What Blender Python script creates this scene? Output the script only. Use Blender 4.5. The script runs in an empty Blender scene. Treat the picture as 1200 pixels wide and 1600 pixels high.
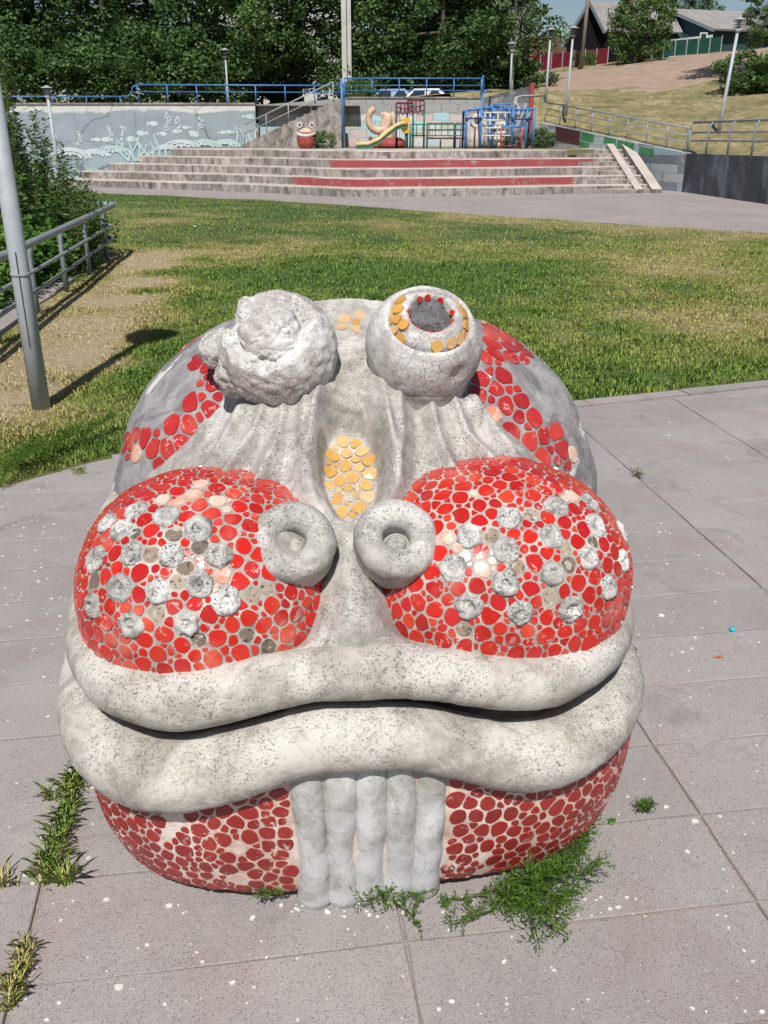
import bpy, bmesh, math, random
import numpy as np
from mathutils import Vector, Matrix

# ------------------------------------------------------------------ camera, sky, sun, exposure
scene = bpy.context.scene
COL = scene.collection
CAM_H, F_PX, PITCH = 2.2, 1400.0, math.radians(23.0)
cam_data = bpy.data.cameras.new('camera')
cam_data.sensor_fit = 'VERTICAL'
cam_data.sensor_height = 24.0
cam_data.lens = 24.0 * F_PX / 1600.0
cam_data.clip_start = 0.05
cam_data.clip_end = 2000.0
cam = bpy.data.objects.new('camera', cam_data)
COL.objects.link(cam)
cam.location = (0, 0, CAM_H)
cam.rotation_euler = (math.pi / 2 - PITCH, 0, 0)
scene.camera = cam

SUN_EL = math.radians(53.0)
SUN_TO = Vector((-0.09, -0.995, 0)).normalized()          # horizontal direction towards the sun
world = bpy.data.worlds.new('World')
scene.world = world
world.use_nodes = True
wn = world.node_tree
wn.nodes.clear()
sky = wn.nodes.new('ShaderNodeTexSky')
sky.sky_type = 'NISHITA'
sky.sun_disc = False
sky.sun_elevation = SUN_EL
sky.sun_rotation = math.atan2(SUN_TO.x, SUN_TO.y)
sky.air_density = 1.0
sky.dust_density = 0.6
sky.ozone_density = 1.5
bg = wn.nodes.new('ShaderNodeBackground')
bg.inputs['Strength'].default_value = 0.065
wo = wn.nodes.new('ShaderNodeOutputWorld')
wn.links.new(sky.outputs[0], bg.inputs[0])
wn.links.new(bg.outputs[0], wo.inputs[0])

sun_data = bpy.data.lights.new('sun', 'SUN')
sun_data.energy = 5.0
sun_data.angle = math.radians(0.53)
sun_data.color = (1.0, 0.96, 0.90)
sun = bpy.data.objects.new('sun', sun_data)
COL.objects.link(sun)
to_sun = Vector((SUN_TO.x * math.cos(SUN_EL), SUN_TO.y * math.cos(SUN_EL), math.sin(SUN_EL)))
sun.rotation_euler = (-to_sun).to_track_quat('-Z', 'Y').to_euler()
sun.location = to_sun * 60

scene.view_settings.view_transform = 'Standard'
scene.view_settings.look = 'None'
scene.view_settings.exposure = 0.06
scene.view_settings.gamma = 1.0
scene.view_settings.use_curve_mapping = False
scene.cycles.use_denoising = True
scene.cycles.max_bounces = 6

random.seed(7)
RNG = np.random.default_rng(11)
PI = math.pi

# ------------------------------------------------------------------ helpers: survey of the place
_c, _s = math.cos(PITCH), math.sin(PITCH)
def _ray(px, py):
    u = (px - 600) / F_PX; v = (800 - py) / F_PX
    return (u, _c + v * _s, -_s + v * _c)
def on_z(px, py, z=0.0):
    d = _ray(px, py); t = (z - CAM_H) / d[2]
    return Vector((d[0] * t, d[1] * t, z))
def on_y(px, py, Y):
    d = _ray(px, py); t = Y / d[1]
    return Vector((d[0] * t, Y, CAM_H + d[2] * t))
def to_px(p):
    p = np.asarray(p, float)
    z = p[..., 2] - CAM_H
    zd = p[..., 1] * _c - z * _s
    yy = p[..., 1] * _s + z * _c
    return 600 + F_PX * p[..., 0] / zd, 800 - F_PX * yy / zd

# ------------------------------------------------------------------ helpers: noise
def _hash(ix, iy, iz, seed):
    h = (ix * 374761393 + iy * 668265263 + iz * 2147483647 + seed * 974634541) & 0xFFFFFFFF
    h = ((h ^ (h >> 13)) * 1274126177) & 0xFFFFFFFF
    h = h ^ (h >> 16)
    return (h & 0xFFFFFF) / float(0xFFFFFF)
def vnoise(p, scale=1.0, seed=0):
    """value noise in -1..1 for an (n,3) array"""
    p = np.asarray(p, float) * scale
    i = np.floor(p).astype(np.int64); f = p - i
    f = f * f * (3 - 2 * f)
    r = 0
    for dx in (0, 1):
        wx = f[:, 0] if dx else 1 - f[:, 0]
        for dy in (0, 1):
            wy = f[:, 1] if dy else 1 - f[:, 1]
            for dz in (0, 1):
                wz = f[:, 2] if dz else 1 - f[:, 2]
                r = r + wx * wy * wz * _hash(i[:, 0] + dx, i[:, 1] + dy, i[:, 2] + dz, seed)
    return r * 2 - 1
def fbm(p, scale, octv=3, seed=0):
    r = 0; a = 1.0
    for k in range(octv):
        r = r + a * vnoise(p, scale * 2.03 ** k, seed + k * 17); a *= 0.5
    return r
def sstep(a, b, x):
    t = np.clip((x - a) / (b - a), 0, 1)
    return t * t * (3 - 2 * t)

# ------------------------------------------------------------------ helpers: objects and meshes
def mesh_np(name, V, F, smooth=False):
    """V (n,3); F (m,k) array of equal-sided faces or a list of index tuples"""
    me = bpy.data.meshes.new(name)
    V = np.asarray(V, np.float32)
    if isinstance(F, np.ndarray):
        m, k = F.shape
        me.vertices.add(len(V)); me.vertices.foreach_set('co', V.ravel())
        me.loops.add(m * k); me.loops.foreach_set('vertex_index', F.astype(np.int32).ravel())
        me.polygons.add(m)
        me.polygons.foreach_set('loop_start', np.arange(0, m * k, k, dtype=np.int32))
        me.update(calc_edges=True)
    else:
        me.from_pydata([tuple(map(float, v)) for v in V], [], [tuple(f) for f in F])
        me.update()
    if smooth:
        me.polygons.foreach_set('use_smooth', np.ones(len(me.polygons), bool))
    return me
def link(name, data, mat=None, parent=None, loc=None, rot=None, label=None, cat=None, group=None, kind=None):
    o = bpy.data.objects.new(name, data)
    COL.objects.link(o)
    if parent is not None: o.parent = parent
    if loc is not None: o.location = loc
    if rot is not None: o.rotation_euler = rot
    if mat is not None and data is not None and len(data.materials) == 0:
        for m in (mat if isinstance(mat, (list, tuple)) else [mat]): data.materials.append(m)
    if label: o['label'] = label
    if cat: o['category'] = cat
    if group: o['group'] = group
    if kind: o['kind'] = kind
    return o
def empty(name, loc=(0, 0, 0), rotz=0.0, label=None, cat=None, group=None):
    o = link(name, None, loc=loc, rot=(0, 0, rotz), label=label, cat=cat, group=group)
    o.empty_display_size = 0.2
    return o
class MB:
    """collects boxes, tubes, lathes; build() links them as one mesh"""
    def __init__(self): self.V = []; self.F = []
    def add(self, V, F):
        n = len(self.V)
        self.V.extend([tuple(map(float, v)) for v in V]); self.F.extend([tuple(i + n for i in f) for f in F])
        return self
    def box(self, lo, hi):
        (a, b, c), (d, e, f) = lo, hi
        return self.add([(a, b, c), (d, b, c), (d, e, c), (a, e, c), (a, b, f), (d, b, f), (d, e, f), (a, e, f)],
                        [(3, 2, 1, 0), (4, 5, 6, 7), (0, 1, 5, 4), (1, 2, 6, 5), (2, 3, 7, 6), (3, 0, 4, 7)])
    def beam(self, p, q, w, h):
        """box from p to q, w wide horizontally and h high"""
        p = Vector(p); q = Vector(q); d = (q - p).normalized()
        up = Vector((0, 0, 1)) if abs(d.z) < .95 else Vector((0, 1, 0))
        s = d.cross(up).normalized() * w / 2; u = s.cross(d).normalized() * h / 2
        V = [p - s - u, p + s - u, p + s + u, p - s + u, q - s - u, q + s - u, q + s + u, q - s + u]
        return self.add(V, [(0, 1, 2, 3), (7, 6, 5, 4), (1, 0, 4, 5), (2, 1, 5, 6), (3, 2, 6, 7), (0, 3, 7, 4)])
    def tube(self, pts, r, n=8, caps=True):
        pts = [Vector(p) for p in pts]; m = len(pts)
        rr = r if isinstance(r, (list, tuple)) else [r] * m
        V = []; F = []
        prev = None
        for i, p in enumerate(pts):
            d = (pts[min(i + 1, m - 1)] - pts[max(i - 1, 0)]).normalized()
            if prev is None:
                a = d.orthogonal().normalized()
            else:
                a = (prev - d * prev.dot(d))
                a = a.normalized() if a.length > 1e-5 else d.orthogonal().normalized()
            prev = a; b = d.cross(a)
            for k in range(n):
                t = 2 * PI * k / n
                V.append(p + (a * math.cos(t) + b * math.sin(t)) * rr[i])
        for i in range(m - 1):
            for k in range(n):
                k2 = (k + 1) % n
                F.append((i * n + k, i * n + k2, (i + 1) * n + k2, (i + 1) * n + k))
        if caps:
            F.append(tuple(reversed(range(n)))); F.append(tuple(range((m - 1) * n, m * n)))
        return self.add(V, F)
    def lathe(self, prof, n=16, c=(0, 0, 0)):
        """prof: (radius, z) from bottom to top"""
        V = []; F = []; m = len(prof)
        for r, z in prof:
            for k in range(n):
                t = 2 * PI * k / n
                V.append((c[0] + r * math.cos(t), c[1] + r * math.sin(t), c[2] + z))
        for i in range(m - 1):
            for k in range(n):
                k2 = (k + 1) % n
                F.append((i * n + k, i * n + k2, (i + 1) * n + k2, (i + 1) * n + k))
        F.append(tuple(reversed(range(n)))); F.append(tuple(range((m - 1) * n, m * n)))
        return self.add(V, F)
    def prism(self, poly, z0, z1):
        n = len(poly)
        V = [(p[0], p[1], z0) for p in poly] + [(p[0], p[1], z1) for p in poly]
        F = [tuple(reversed(range(n))), tuple(range(n, 2 * n))] + [(i, (i + 1) % n, n + (i + 1) % n, n + i) for i in range(n)]
        return self.add(V, F)
    def build(self, name, mat=None, parent=None, smooth=False, **kw):
        me = mesh_np(name, self.V, self.F, smooth)
        return link(name, me, mat, parent, **kw)
def ico(sub):
    bm = bmesh.new(); bmesh.ops.create_icosphere(bm, subdivisions=sub, radius=1.0)
    bm.verts.ensure_lookup_table()
    V = np.array([v.co[:] for v in bm.verts]); F = np.array([[v.index for v in f.verts] for f in bm.faces])
    bm.free(); return V, F
def tri_normals(V, F):
    n = np.zeros_like(V); a = V[F[:, 0]]; fn = np.cross(V[F[:, 1]] - a, V[F[:, 2]] - a)
    for k in range(F.shape[1]): np.add.at(n, F[:, k], fn)
    return n / np.maximum(np.linalg.norm(n, axis=1, keepdims=True), 1e-9)

# ------------------------------------------------------------------ helpers: materials
class NT:
    def __init__(self, name):
        self.m = bpy.data.materials.new(name); self.m.use_nodes = True
        self.t = self.m.node_tree; self.t.nodes.clear()
        self.out = self.n('ShaderNodeOutputMaterial')
        self.b = self.n('ShaderNodeBsdfPrincipled')
        self.t.links.new(self.b.outputs[0], self.out.inputs[0])
        self.tc = self.n('ShaderNodeTexCoord')
    def n(self, typ, **props):
        x = self.t.nodes.new(typ)
        for k, v in props.items(): setattr(x, k, v)
        return x
    def put(self, node, sock, val):
        s = node.inputs[sock]
        if isinstance(val, bpy.types.NodeSocket): self.t.links.new(val, s)
        elif isinstance(val, (tuple, list)) and len(val) == 3 and s.type == 'RGBA': s.default_value = (*val, 1)
        else: s.default_value = val
    def pos(self): self.world = self.n('ShaderNodeNewGeometry').outputs['Position']      # many small pieces: texture in world space
    def coord(self, scale=None, rot=None, which='Object'):
        o = getattr(self, 'world', None) or self.tc.outputs[which]
        if scale is None and rot is None: return o
        mp = self.n('ShaderNodeMapping'); self.put(mp, 0, o)
        if scale is not None: mp.inputs['Scale'].default_value = scale if isinstance(scale, (tuple, list)) else (scale,) * 3
        if rot is not None: mp.inputs['Rotation'].default_value = rot
        return mp.outputs[0]
    def noise(self, scale, detail=3, rough=.55, vec=None, dist=0.0, out=0):
        x = self.n('ShaderNodeTexNoise')
        self.put(x, 'Vector', vec if vec is not None else self.coord())
        x.inputs['Scale'].default_value = scale; x.inputs['Detail'].default_value = detail
        x.inputs['Roughness'].default_value = rough; x.inputs['Distortion'].default_value = dist
        return x.outputs[out]
    def voro(self, scale, feature='F1', vec=None, rand=1.0, out=0):
        x = self.n('ShaderNodeTexVoronoi', feature=feature)
        self.put(x, 'Vector', vec if vec is not None else self.coord())
        x.inputs['Scale'].default_value = scale; x.inputs['Randomness'].default_value = rand
        return x.outputs[out]
    def ramp(self, fac, stops, interp='LINEAR'):
        x = self.n('ShaderNodeValToRGB'); x.color_ramp.interpolation = interp
        e = x.color_ramp.elements
        while len(e) < len(stops): e.new(0.5)
        for i, (p, c) in enumerate(stops):
            e[i].position = p
            e[i].color = (c, c, c, 1) if isinstance(c, (int, float)) else (*c, 1)
        self.put(x, 0, fac); return x.outputs[0]
    def mix(self, fac, a, b, mode='MIX'):
        x = self.n('ShaderNodeMix', data_type='RGBA', blend_type=mode)
        self.put(x, 0, fac); self.put(x, 6, a); self.put(x, 7, b)
        return x.outputs[2]
    def math(self, op, a, b=0.0, c=None):
        x = self.n('ShaderNodeMath', operation=op); self.put(x, 0, a); self.put(x, 1, b)
        if c is not None: self.put(x, 2, c)
        return x.outputs[0]
    def sep(self, vec):
        x = self.n('ShaderNodeSeparateXYZ'); self.put(x, 0, vec); return x.outputs
    def bump(self, h, strength=.3, dist=.01, prev=None):
        x = self.n('ShaderNodeBump'); self.put(x, 'Height', h)
        x.inputs['Strength'].default_value = strength; x.inputs['Distance'].default_value = dist
        if prev is not None: self.put(x, 'Normal', prev)
        return x.outputs[0]
    def rnd(self):
        """a random number per object and per loose piece"""
        oi = self.n('ShaderNodeObjectInfo'); g = self.n('ShaderNodeNewGeometry')
        return self.math('FRACT', self.math('ADD', oi.outputs['Random'], self.math('MULTIPLY', g.outputs['Random Per Island'], 7.31)))
    def done(self, color, rough=.8, normal=None, **kw):
        self.put(self.b, 'Base Color', color); self.put(self.b, 'Roughness', rough)
        if normal is not None: self.put(self.b, 'Normal', normal)
        for k, v in kw.items(): self.put(self.b, k.replace('_', ' '), v)
        return self.m
M = {}
def plain(name, color, rough=.6, var=.12, nscale=6.0, metallic=0.0, bump=0.0):
    t = NT(name); a = t.noise(nscale, 4, .6)
    lo = tuple(c * (1 - var) for c in color); hi = tuple(min(1, c * (1 + var)) for c in color)
    nb = t.bump(t.noise(nscale * 6, 3), bump, .01) if bump else None
    M[name] = t.done(t.ramp(a, [(.3, lo), (.7, hi)]), rough, nb, Metallic=metallic)
    return M[name]

# ------------------------------------------------------------------ materials of the frog and the paving
def concrete(name, base, dark, speck=.5, white=None, wamt=.5, crack=0.0, bump=.5, stain=(.16, .13, .11)):
    t = NT(name)
    big = t.noise(3.5, 5, .6); mid = t.noise(22, 4, .6); fine = t.noise(170, 3, .7)
    col = t.mix(t.ramp(mid, [(.35, 0.0), (.65, 1.0)]), dark, base)
    if white:
        w = t.ramp(t.noise(5.0, 6, .68, dist=.4), [(.62 - .3 * wamt, 0.0), (.72 - .3 * wamt, 1.0)])
        col = t.mix(w, col, white)
    st = t.ramp(t.noise(2.3, 6, .65, dist=.8), [(.56, 0.0), (.74, .6)])
    col = t.mix(st, col, stain)
    gr = t.math('MULTIPLY', t.ramp(t.noise(11, 7, .78, dist=.8), [(.53, 0.0), (.66, .55)]), t.ramp(t.noise(1.7, 3, .5), [(.4, 0.2), (.6, 1.0)]))
    col = t.mix(gr, col, tuple(c * .42 for c in dark))
    # dark and pale aggregate showing at the worn face
    sp = t.math('MULTIPLY', t.ramp(t.noise(140, 4, .75, dist=.15), [(.56, 0.0), (.66, 1.0)]), t.ramp(t.noise(6.5, 4, .65), [(.38, .15), (.62, 1.0)]))
    col = t.mix(t.math('MULTIPLY', sp, speck), col, (.10, .095, .09))
    sp2 = t.ramp(t.noise(140, 2, .6, vec=t.coord((1, 1.3, .8))), [(.66, 0.0), (.72, .4)])
    col = t.mix(sp2, col, (.72, .70, .67))
    h = t.math('SUBTRACT', t.math('ADD', t.math('MULTIPLY', mid, .6), t.math('MULTIPLY', fine, .35)), t.math('MULTIPLY', sp, .5))
    if crack:
        wv = t.mix(.035, t.coord(), t.noise(9, 4, .6, out=1))
        cr = t.voro(crack, 'DISTANCE_TO_EDGE', vec=wv)
        crm = t.math('MULTIPLY', t.ramp(cr, [(.002, 1.0), (.014, 0.0)]), t.ramp(t.noise(4, 3), [(.4, 0.0), (.6, 1.0)]))
        col = t.mix(t.math('MULTIPLY', crm, .26), col, (.13, .11, .10))
        h = t.math('SUBTRACT', h, t.math('MULTIPLY', crm, 1.2))
    nb = t.bump(h, bump, .006, t.bump(big, .25, .03))
    M[name] = t.done(col, .88, nb)
concrete('lip', (.47, .44, .395), (.33, .305, .27), .55, (.54, .515, .475), .5, 0, .9)
concrete('face', (.45, .43, .40), (.31, .295, .27), .75, (.56, .54, .51), .38, 0, .9)
concrete('plaster', (.58, .56, .54), (.38, .36, .35), .5, (.62, .61, .60), .55, 24.0, .8)
concrete('ruin', (.55, .53, .51), (.36, .33, .31), .4, (.66, .65, .64), .5, 0, 1.0)
concrete('knob', (.50, .49, .465), (.22, .21, .205), 1.0, (.66, .65, .63), .40, 0, 1.2)
concrete('rib_paint', (.49, .485, .47), (.33, .315, .295), .35, (.55, .55, .55), .6, 0, .5)
concrete('pupil_ruin', (.17, .165, .18), (.06, .06, .065), .5, (.34, .32, .33), .25, 0, 1.0)
concrete('grout', (.42, .385, .35), (.28, .25, .225), .3, (.54, .49, .44), .4, 0, .5)
concrete('grout_chin', (.62, .47, .40), (.46, .32, .27), .15, (.68, .58, .52), .5, 0, .5)
def body_mat():
    t = NT('body_cement')
    v = t.coord()
    big = t.noise(2.6, 6, .65, dist=.6); mid = t.noise(14, 5, .65, dist=.5)
    streak = t.noise(5, 6, .7, vec=t.coord((1, 1, .25)), dist=1.2)
    col = t.mix(t.ramp(mid, [(.35, 0.0), (.7, 1.0)]), (.19, .18, .185), (.37, .355, .36))
    col = t.mix(t.ramp(streak, [(.52, 0.0), (.62, .8)]), col, (.115, .105, .115))
    col = t.mix(t.ramp(t.noise(3.4, 6, .7, dist=.3), [(.60, 0.0), (.615, 1.0)]), col, (.64, .625, .61))
    col = t.mix(t.ramp(t.noise(7, 6, .75), [(.66, 0.0), (.69, .7)]), col, (.34, .10, .10))
    h = t.math('ADD', t.math('MULTIPLY', mid, .7), t.math('MULTIPLY', streak, .8))
    M['body'] = t.done(col, .9, t.bump(h, .9, .012))
body_mat()
def tile_mat(name, reds, rough, chip, bleach, chip_col=(.62, .52, .46)):
    t = NT(name); r = t.rnd(); t.pos()
    col = t.ramp(r, [(i / (len(reds)), c) for i, c in enumerate(reds)], 'CONSTANT')
    g = t.noise(7, 3, .5)
    col = t.mix(t.ramp(g, [(.55, 0.0), (.72, bleach)]), col, (.72, .22, .16))
    sc = t.noise(38, 5, .72, dist=.6)
    cm = t.math('MULTIPLY', t.ramp(sc, [(.60 - .05 * chip, 0.0), (.63 - .05 * chip, 1.0)]), t.ramp(t.noise(6, 3, vec=t.coord((1.1, .9, 1))), [(.52 - .1 * chip, 0.0), (.66 - .1 * chip, 1.0)]))
    col = t.mix(t.math('MULTIPLY', cm, .85), col, chip_col)
    dirt = t.ramp(t.noise(24, 6, .75), [(.5, 0.0), (.8, .45)])
    col = t.mix(dirt, col, (.17, .10, .08))
    rg = t.math('ADD', rough, t.math('MULTIPLY', cm, .5))
    M[name] = t.done(col, rg, t.bump(t.noise(60, 3), .12, .003))
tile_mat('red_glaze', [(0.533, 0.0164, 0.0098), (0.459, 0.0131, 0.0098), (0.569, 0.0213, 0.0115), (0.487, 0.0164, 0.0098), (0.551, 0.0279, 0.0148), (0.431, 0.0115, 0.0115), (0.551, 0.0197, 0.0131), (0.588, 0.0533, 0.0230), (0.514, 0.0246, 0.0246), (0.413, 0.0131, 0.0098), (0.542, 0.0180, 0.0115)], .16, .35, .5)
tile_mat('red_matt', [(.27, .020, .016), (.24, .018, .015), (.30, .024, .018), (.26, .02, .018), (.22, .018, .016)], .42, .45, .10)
tile_mat('red_back', [(.46, .03, .025), (.40, .022, .02), (.52, .045, .035), (.43, .026, .024), (.36, .018, .02)], .26, .5, .35)
tile_mat('yellow_glaze', [(0.568, 0.311, 0.077), (0.602, 0.344, 0.108), (0.533, 0.286, 0.068), (0.619, 0.386, 0.171), (0.550, 0.302, 0.081), (0.593, 0.395, 0.225)], .3, .1, 0.0, (.7, .66, .6))
def bed_mat():
    t = NT('tile_bed'); r = t.rnd(); t.pos()
    col = t.ramp(r, [(0, (.30, .235, .17)), (.3, (.20, .155, .115)), (.55, (.38, .31, .235)), (.8, (.16, .125, .10))], 'CONSTANT')
    sp = t.ramp(t.noise(75, 4, .75, dist=.5), [(.53, 0.0), (.6, 1.0)])
    col = t.mix(t.math('MULTIPLY', sp, .85), col, (.045, .035, .04))
    col = t.mix(t.ramp(t.noise(50, 3), [(.6, 0.0), (.68, .7)]), col, (.6, .56, .5))
    M['tile_bed'] = t.done(col, .95, t.bump(t.noise(90, 4, .7), .8, .006))
bed_mat()
def bleach_glint_mat():  # faded glaze; its pale colour also paints the sun glints on the cheeks
    t = NT('bleach_glint_glaze'); r = t.rnd(); t.pos()
    col = t.ramp(r, [(0, (.66, .46, .36)), (.4, (.62, .22, .15)), (.7, (.70, .55, .44)), (.85, (.66, .30, .22))], 'CONSTANT')
    col = t.mix(t.ramp(t.noise(30, 4), [(.45, 0.0), (.65, .8)]), col, (.66, .58, .48))
    M['bleach_glint_glaze'] = t.done(col, .35, t.bump(t.noise(60, 3), .15, .003))
bleach_glint_mat()

# ------------------------------------------------------------------ the frog in the foreground
FROG_O = Vector((-0.125, 2.78, 0.0)); FROG_R = math.radians(6.0)
_fr, _fs = math.cos(FROG_R), math.sin(FROG_R)
def f2w(p):
    p = np.asarray(p, float); q = np.empty_like(p)
    q[..., 0] = FROG_O.x + p[..., 0] * _fr - p[..., 1] * _fs
    q[..., 1] = FROG_O.y + p[..., 0] * _fs + p[..., 1] * _fr
    q[..., 2] = p[..., 2]; return q
def w2f(p):
    x, y = p[0] - FROG_O.x, p[1] - FROG_O.y
    return np.array([x * _fr + y * _fs, -x * _fs + y * _fr, p[2]])
_cam_f = w2f((0, 0, CAM_H))
def fdir(px, py):
    d = _ray(px, py); return np.array([d[0] * _fr + d[1] * _fs, -d[0] * _fs + d[1] * _fr, d[2]])
def fpix(px, py, y):
    """the point of the frog's own frame seen at a pixel, on its plane y"""
    d = fdir(px, py); return _cam_f + d * ((y - _cam_f[1]) / d[1])

frog = empty('frog_sculpture', FROG_O, FROG_R, 'large concrete frog covered in red mosaic tiles with thick grey lips in the foreground', 'sculpture')

class SuperE:
    def __init__(self, c, a, n=2.0, top=9.0): self.c = np.array(c, float); self.a = np.array(a, float); self.n = n; self.top = top
    def rad(self, d): return np.sum(np.abs(d / self.a) ** self.n, axis=-1) ** (-1 / self.n)
    def proj(self, p):
        d = p - self.c; d = d / np.linalg.norm(d, axis=-1, keepdims=True)
        return self.c + d * self.rad(d)[..., None]
    def nrm(self, p):
        d = (p - self.c); g = np.sign(d) * np.abs(d / self.a) ** (self.n - 1) / self.a
        return g / np.maximum(np.linalg.norm(g, axis=-1, keepdims=True), 1e-9)
    post = staticmethod(lambda Q: Q)
    def skin(self):
        """the uneven surface itself, for laying tiles on"""
        S = self; d, sc, sd = self.dp
        class K:
            nrm = staticmethod(S.nrm)
            @staticmethod
            def proj(P):
                Q = S.proj(P); Q = Q + S.nrm(Q) * (d * fbm(Q, sc, 4, sd))[:, None]
                return S.post(Q)
        return K
    def val(self, p):
        """rough signed distance, negative inside"""
        d = p - self.c; L = np.linalg.norm(d, axis=-1)
        return np.maximum(L - self.rad(d / np.maximum(L, 1e-9)[..., None]), p[..., 2] - self.top)
    def hit(self, px, py):
        d = fdir(px, py); d = d / np.linalg.norm(d); t = np.linspace(.8, 5, 900)
        P = _cam_f + t[:, None] * d; v = self.val(P); k = np.where(v < 0)[0]
        if len(k): return P[k[0]]
        k = np.argmin(v); return self.proj(P[k])
    def mesh(self, name, sub, mat, disp=0.004, sc=9, seed=1, fn=None):
        V, Fc = ico(sub); V = self.proj(self.c + V)
        N = self.nrm(V)
        self.dp = (disp, sc, seed); V = V + N * (disp * fbm(V, sc, 4, seed))[:, None]
        V = self.post(V)
        V[:, 2] = np.minimum(np.maximum(V[:, 2], -.02), self.top)
        return link(name, mesh_np(name, V, Fc, True), mat, frog)

CHEEK = [SuperE((-.428, -.335, .945), (.390, .390, .343), 2.15), SuperE((.428, -.345, .94), (.412, .390, .35), 2.15)]
BODY = SuperE((.075, .56, .76), (.94, .66, .84), 2.5)
CHIN = SuperE((.025, .03, .60), (.925, .80, .82), 3.3, .60)

def _tuck(Q):
    """the jaw draws in just above the ground"""
    k = np.clip((.075 - Q[:, 2]) / .075, 0, 1) ** 1.3; Q = Q.copy(); f = 1 - .16 * k
    Q[:, 0] = CHIN.c[0] + (Q[:, 0] - CHIN.c[0]) * f; Q[:, 1] = CHIN.c[1] + (Q[:, 1] - CHIN.c[1]) * f
    return Q
CHIN.post = _tuck
# lips: tubes swept round the mouth
def lip_path(a, b, n, zt, th):
    sx, cx = np.sin(th), np.cos(th)
    x = a * np.sign(sx) * np.abs(sx) ** (2 / n); y = -b * np.sign(cx) * np.abs(cx) ** (2 / n)
    zc, dz = zt
    t = np.abs(x + .04) / .56
    z = zc - dz * np.where(t < 1, np.sin(PI / 2 * np.minimum(t, 1)) ** 2, 1 - .25 * sstep(1, 1.5, t)) + .12 * sstep(-.55, .5, y)
    return np.stack([x, y, z], 1)
def make_lip(name, a, b, n, ztab, rtab, squash, seed):
    th = np.radians(np.linspace(-150, 150, 400))
    P = lip_path(a, b, n, ztab, th)
    for _ in range(14): P[1:-1, 2] = (P[:-2, 2] + 2 * P[1:-1, 2] + P[2:, 2]) / 4
    seg = np.r_[0, np.cumsum(np.linalg.norm(np.diff(P, axis=0), axis=1))]
    s = np.linspace(0, seg[-1], 240); P = np.stack([np.interp(s, seg, P[:, k]) for k in range(3)], 1)
    thd = np.interp(s, seg, np.degrees(th))
    R = np.interp(thd, [k[0] for k in rtab], [k[1] for k in rtab])
    T = np.gradient(P, axis=0); T /= np.linalg.norm(T, axis=1, keepdims=True)
    S = np.cross(T, (0, 0, 1)); S /= np.linalg.norm(S, axis=1, keepdims=True); U = np.cross(S, T)
    K = 40; V = []
    for k in range(K):
        t = 2 * PI * k / K
        V.append(P + (S * (math.cos(t)) + U * (math.sin(t) * squash)) * R[:, None])
    V = np.stack(V, 1).reshape(-1, 3); m = len(P)
    N = V - np.repeat(P, K, 0); N /= np.linalg.norm(N, axis=1, keepdims=True)
    V = V + N * (.0055 * fbm(V, 4.0, 3, seed) + .0028 * fbm(V, 24, 3, seed + 3))[:, None]
    i = np.arange(m - 1)[:, None] * K; k = np.arange(K)[None]; k2 = (k + 1) % K
    Fq = np.stack([i + k, i + K + k, i + K + k2, i + k2], -1).reshape(-1, 4)
    o = link(name, mesh_np(name, V, Fq, True), M['lip'], frog)
    return P, R
LOW_P, LOW_R = make_lip('lower_lip', .835, .752, 3.7, (.685, .140),
    [(-150, .08), (-90, .105), (-25, .112), (0, .094), (25, .108), (90, .105), (150, .08)], .98, 3)
UP_P, UP_R = make_lip('upper_lip', .795, .738, 3.7, (.878, .088),
    [(-150, .07), (-90, .092), (-25, .089), (0, .072), (25, .086), (90, .086), (150, .07)], .98, 8)
def lip_dist(p):
    d = np.full(len(p), 9.0)
    for P, R in ((LOW_P, LOW_R), (UP_P, UP_R)):
        for k in range(0, len(P), 3):
            d = np.minimum(d, np.linalg.norm(p - P[k], axis=1) - R[k])
    return d

# face: a relief sloping back from the upper lip to the eyes
FA = math.radians(36.5)
F0 = np.array([0.0, -.70, .905]); FU = np.array([1.0, 0, 0]); FV = np.array([0, math.cos(FA), math.sin(FA)]); FN = np.array([0, -math.sin(FA), math.cos(FA)])
def face_uv(px, py, h=0.0):
    d = fdir(px, py); o = F0 + FN * h; t = np.dot(o - _cam_f, FN) / np.dot(d, FN)
    p = _cam_f + d * t - F0; return np.dot(p, FU), np.dot(p, FV)
RIDGES = [[(415, 640), (400, 685), (345, 758)], [(447, 635), (436, 700), (392, 785)], [(478, 625), (470, 690), (474, 780)],
          [(505, 600), (492, 660), (490, 720)],
          [(705, 630), (728, 690), (790, 742)], [(668, 630), (684, 700), (712, 760)], [(622, 625), (627, 690), (620, 780)],
          [(590, 600), (603, 660), (607, 720)], [(745, 625), (775, 675), (835, 716)], [(375, 650), (350, 700), (290, 745)]]
RID_UV = [[face_uv(*q) for q in r] for r in RIDGES]
MED = face_uv(548, 732)
def seg_dist(u, v, pts):
    d = np.full(u.shape, 9.0)
    for (a, b), (c, e) in zip(pts[:-1], pts[1:]):
        vx, vy = c - a, e - b; L = vx * vx + vy * vy
        t = np.clip(((u - a) * vx + (v - b) * vy) / L, 0, 1)
        d = np.minimum(d, np.hypot(u - a - t * vx, v - b - t * vy))
    return d
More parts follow.
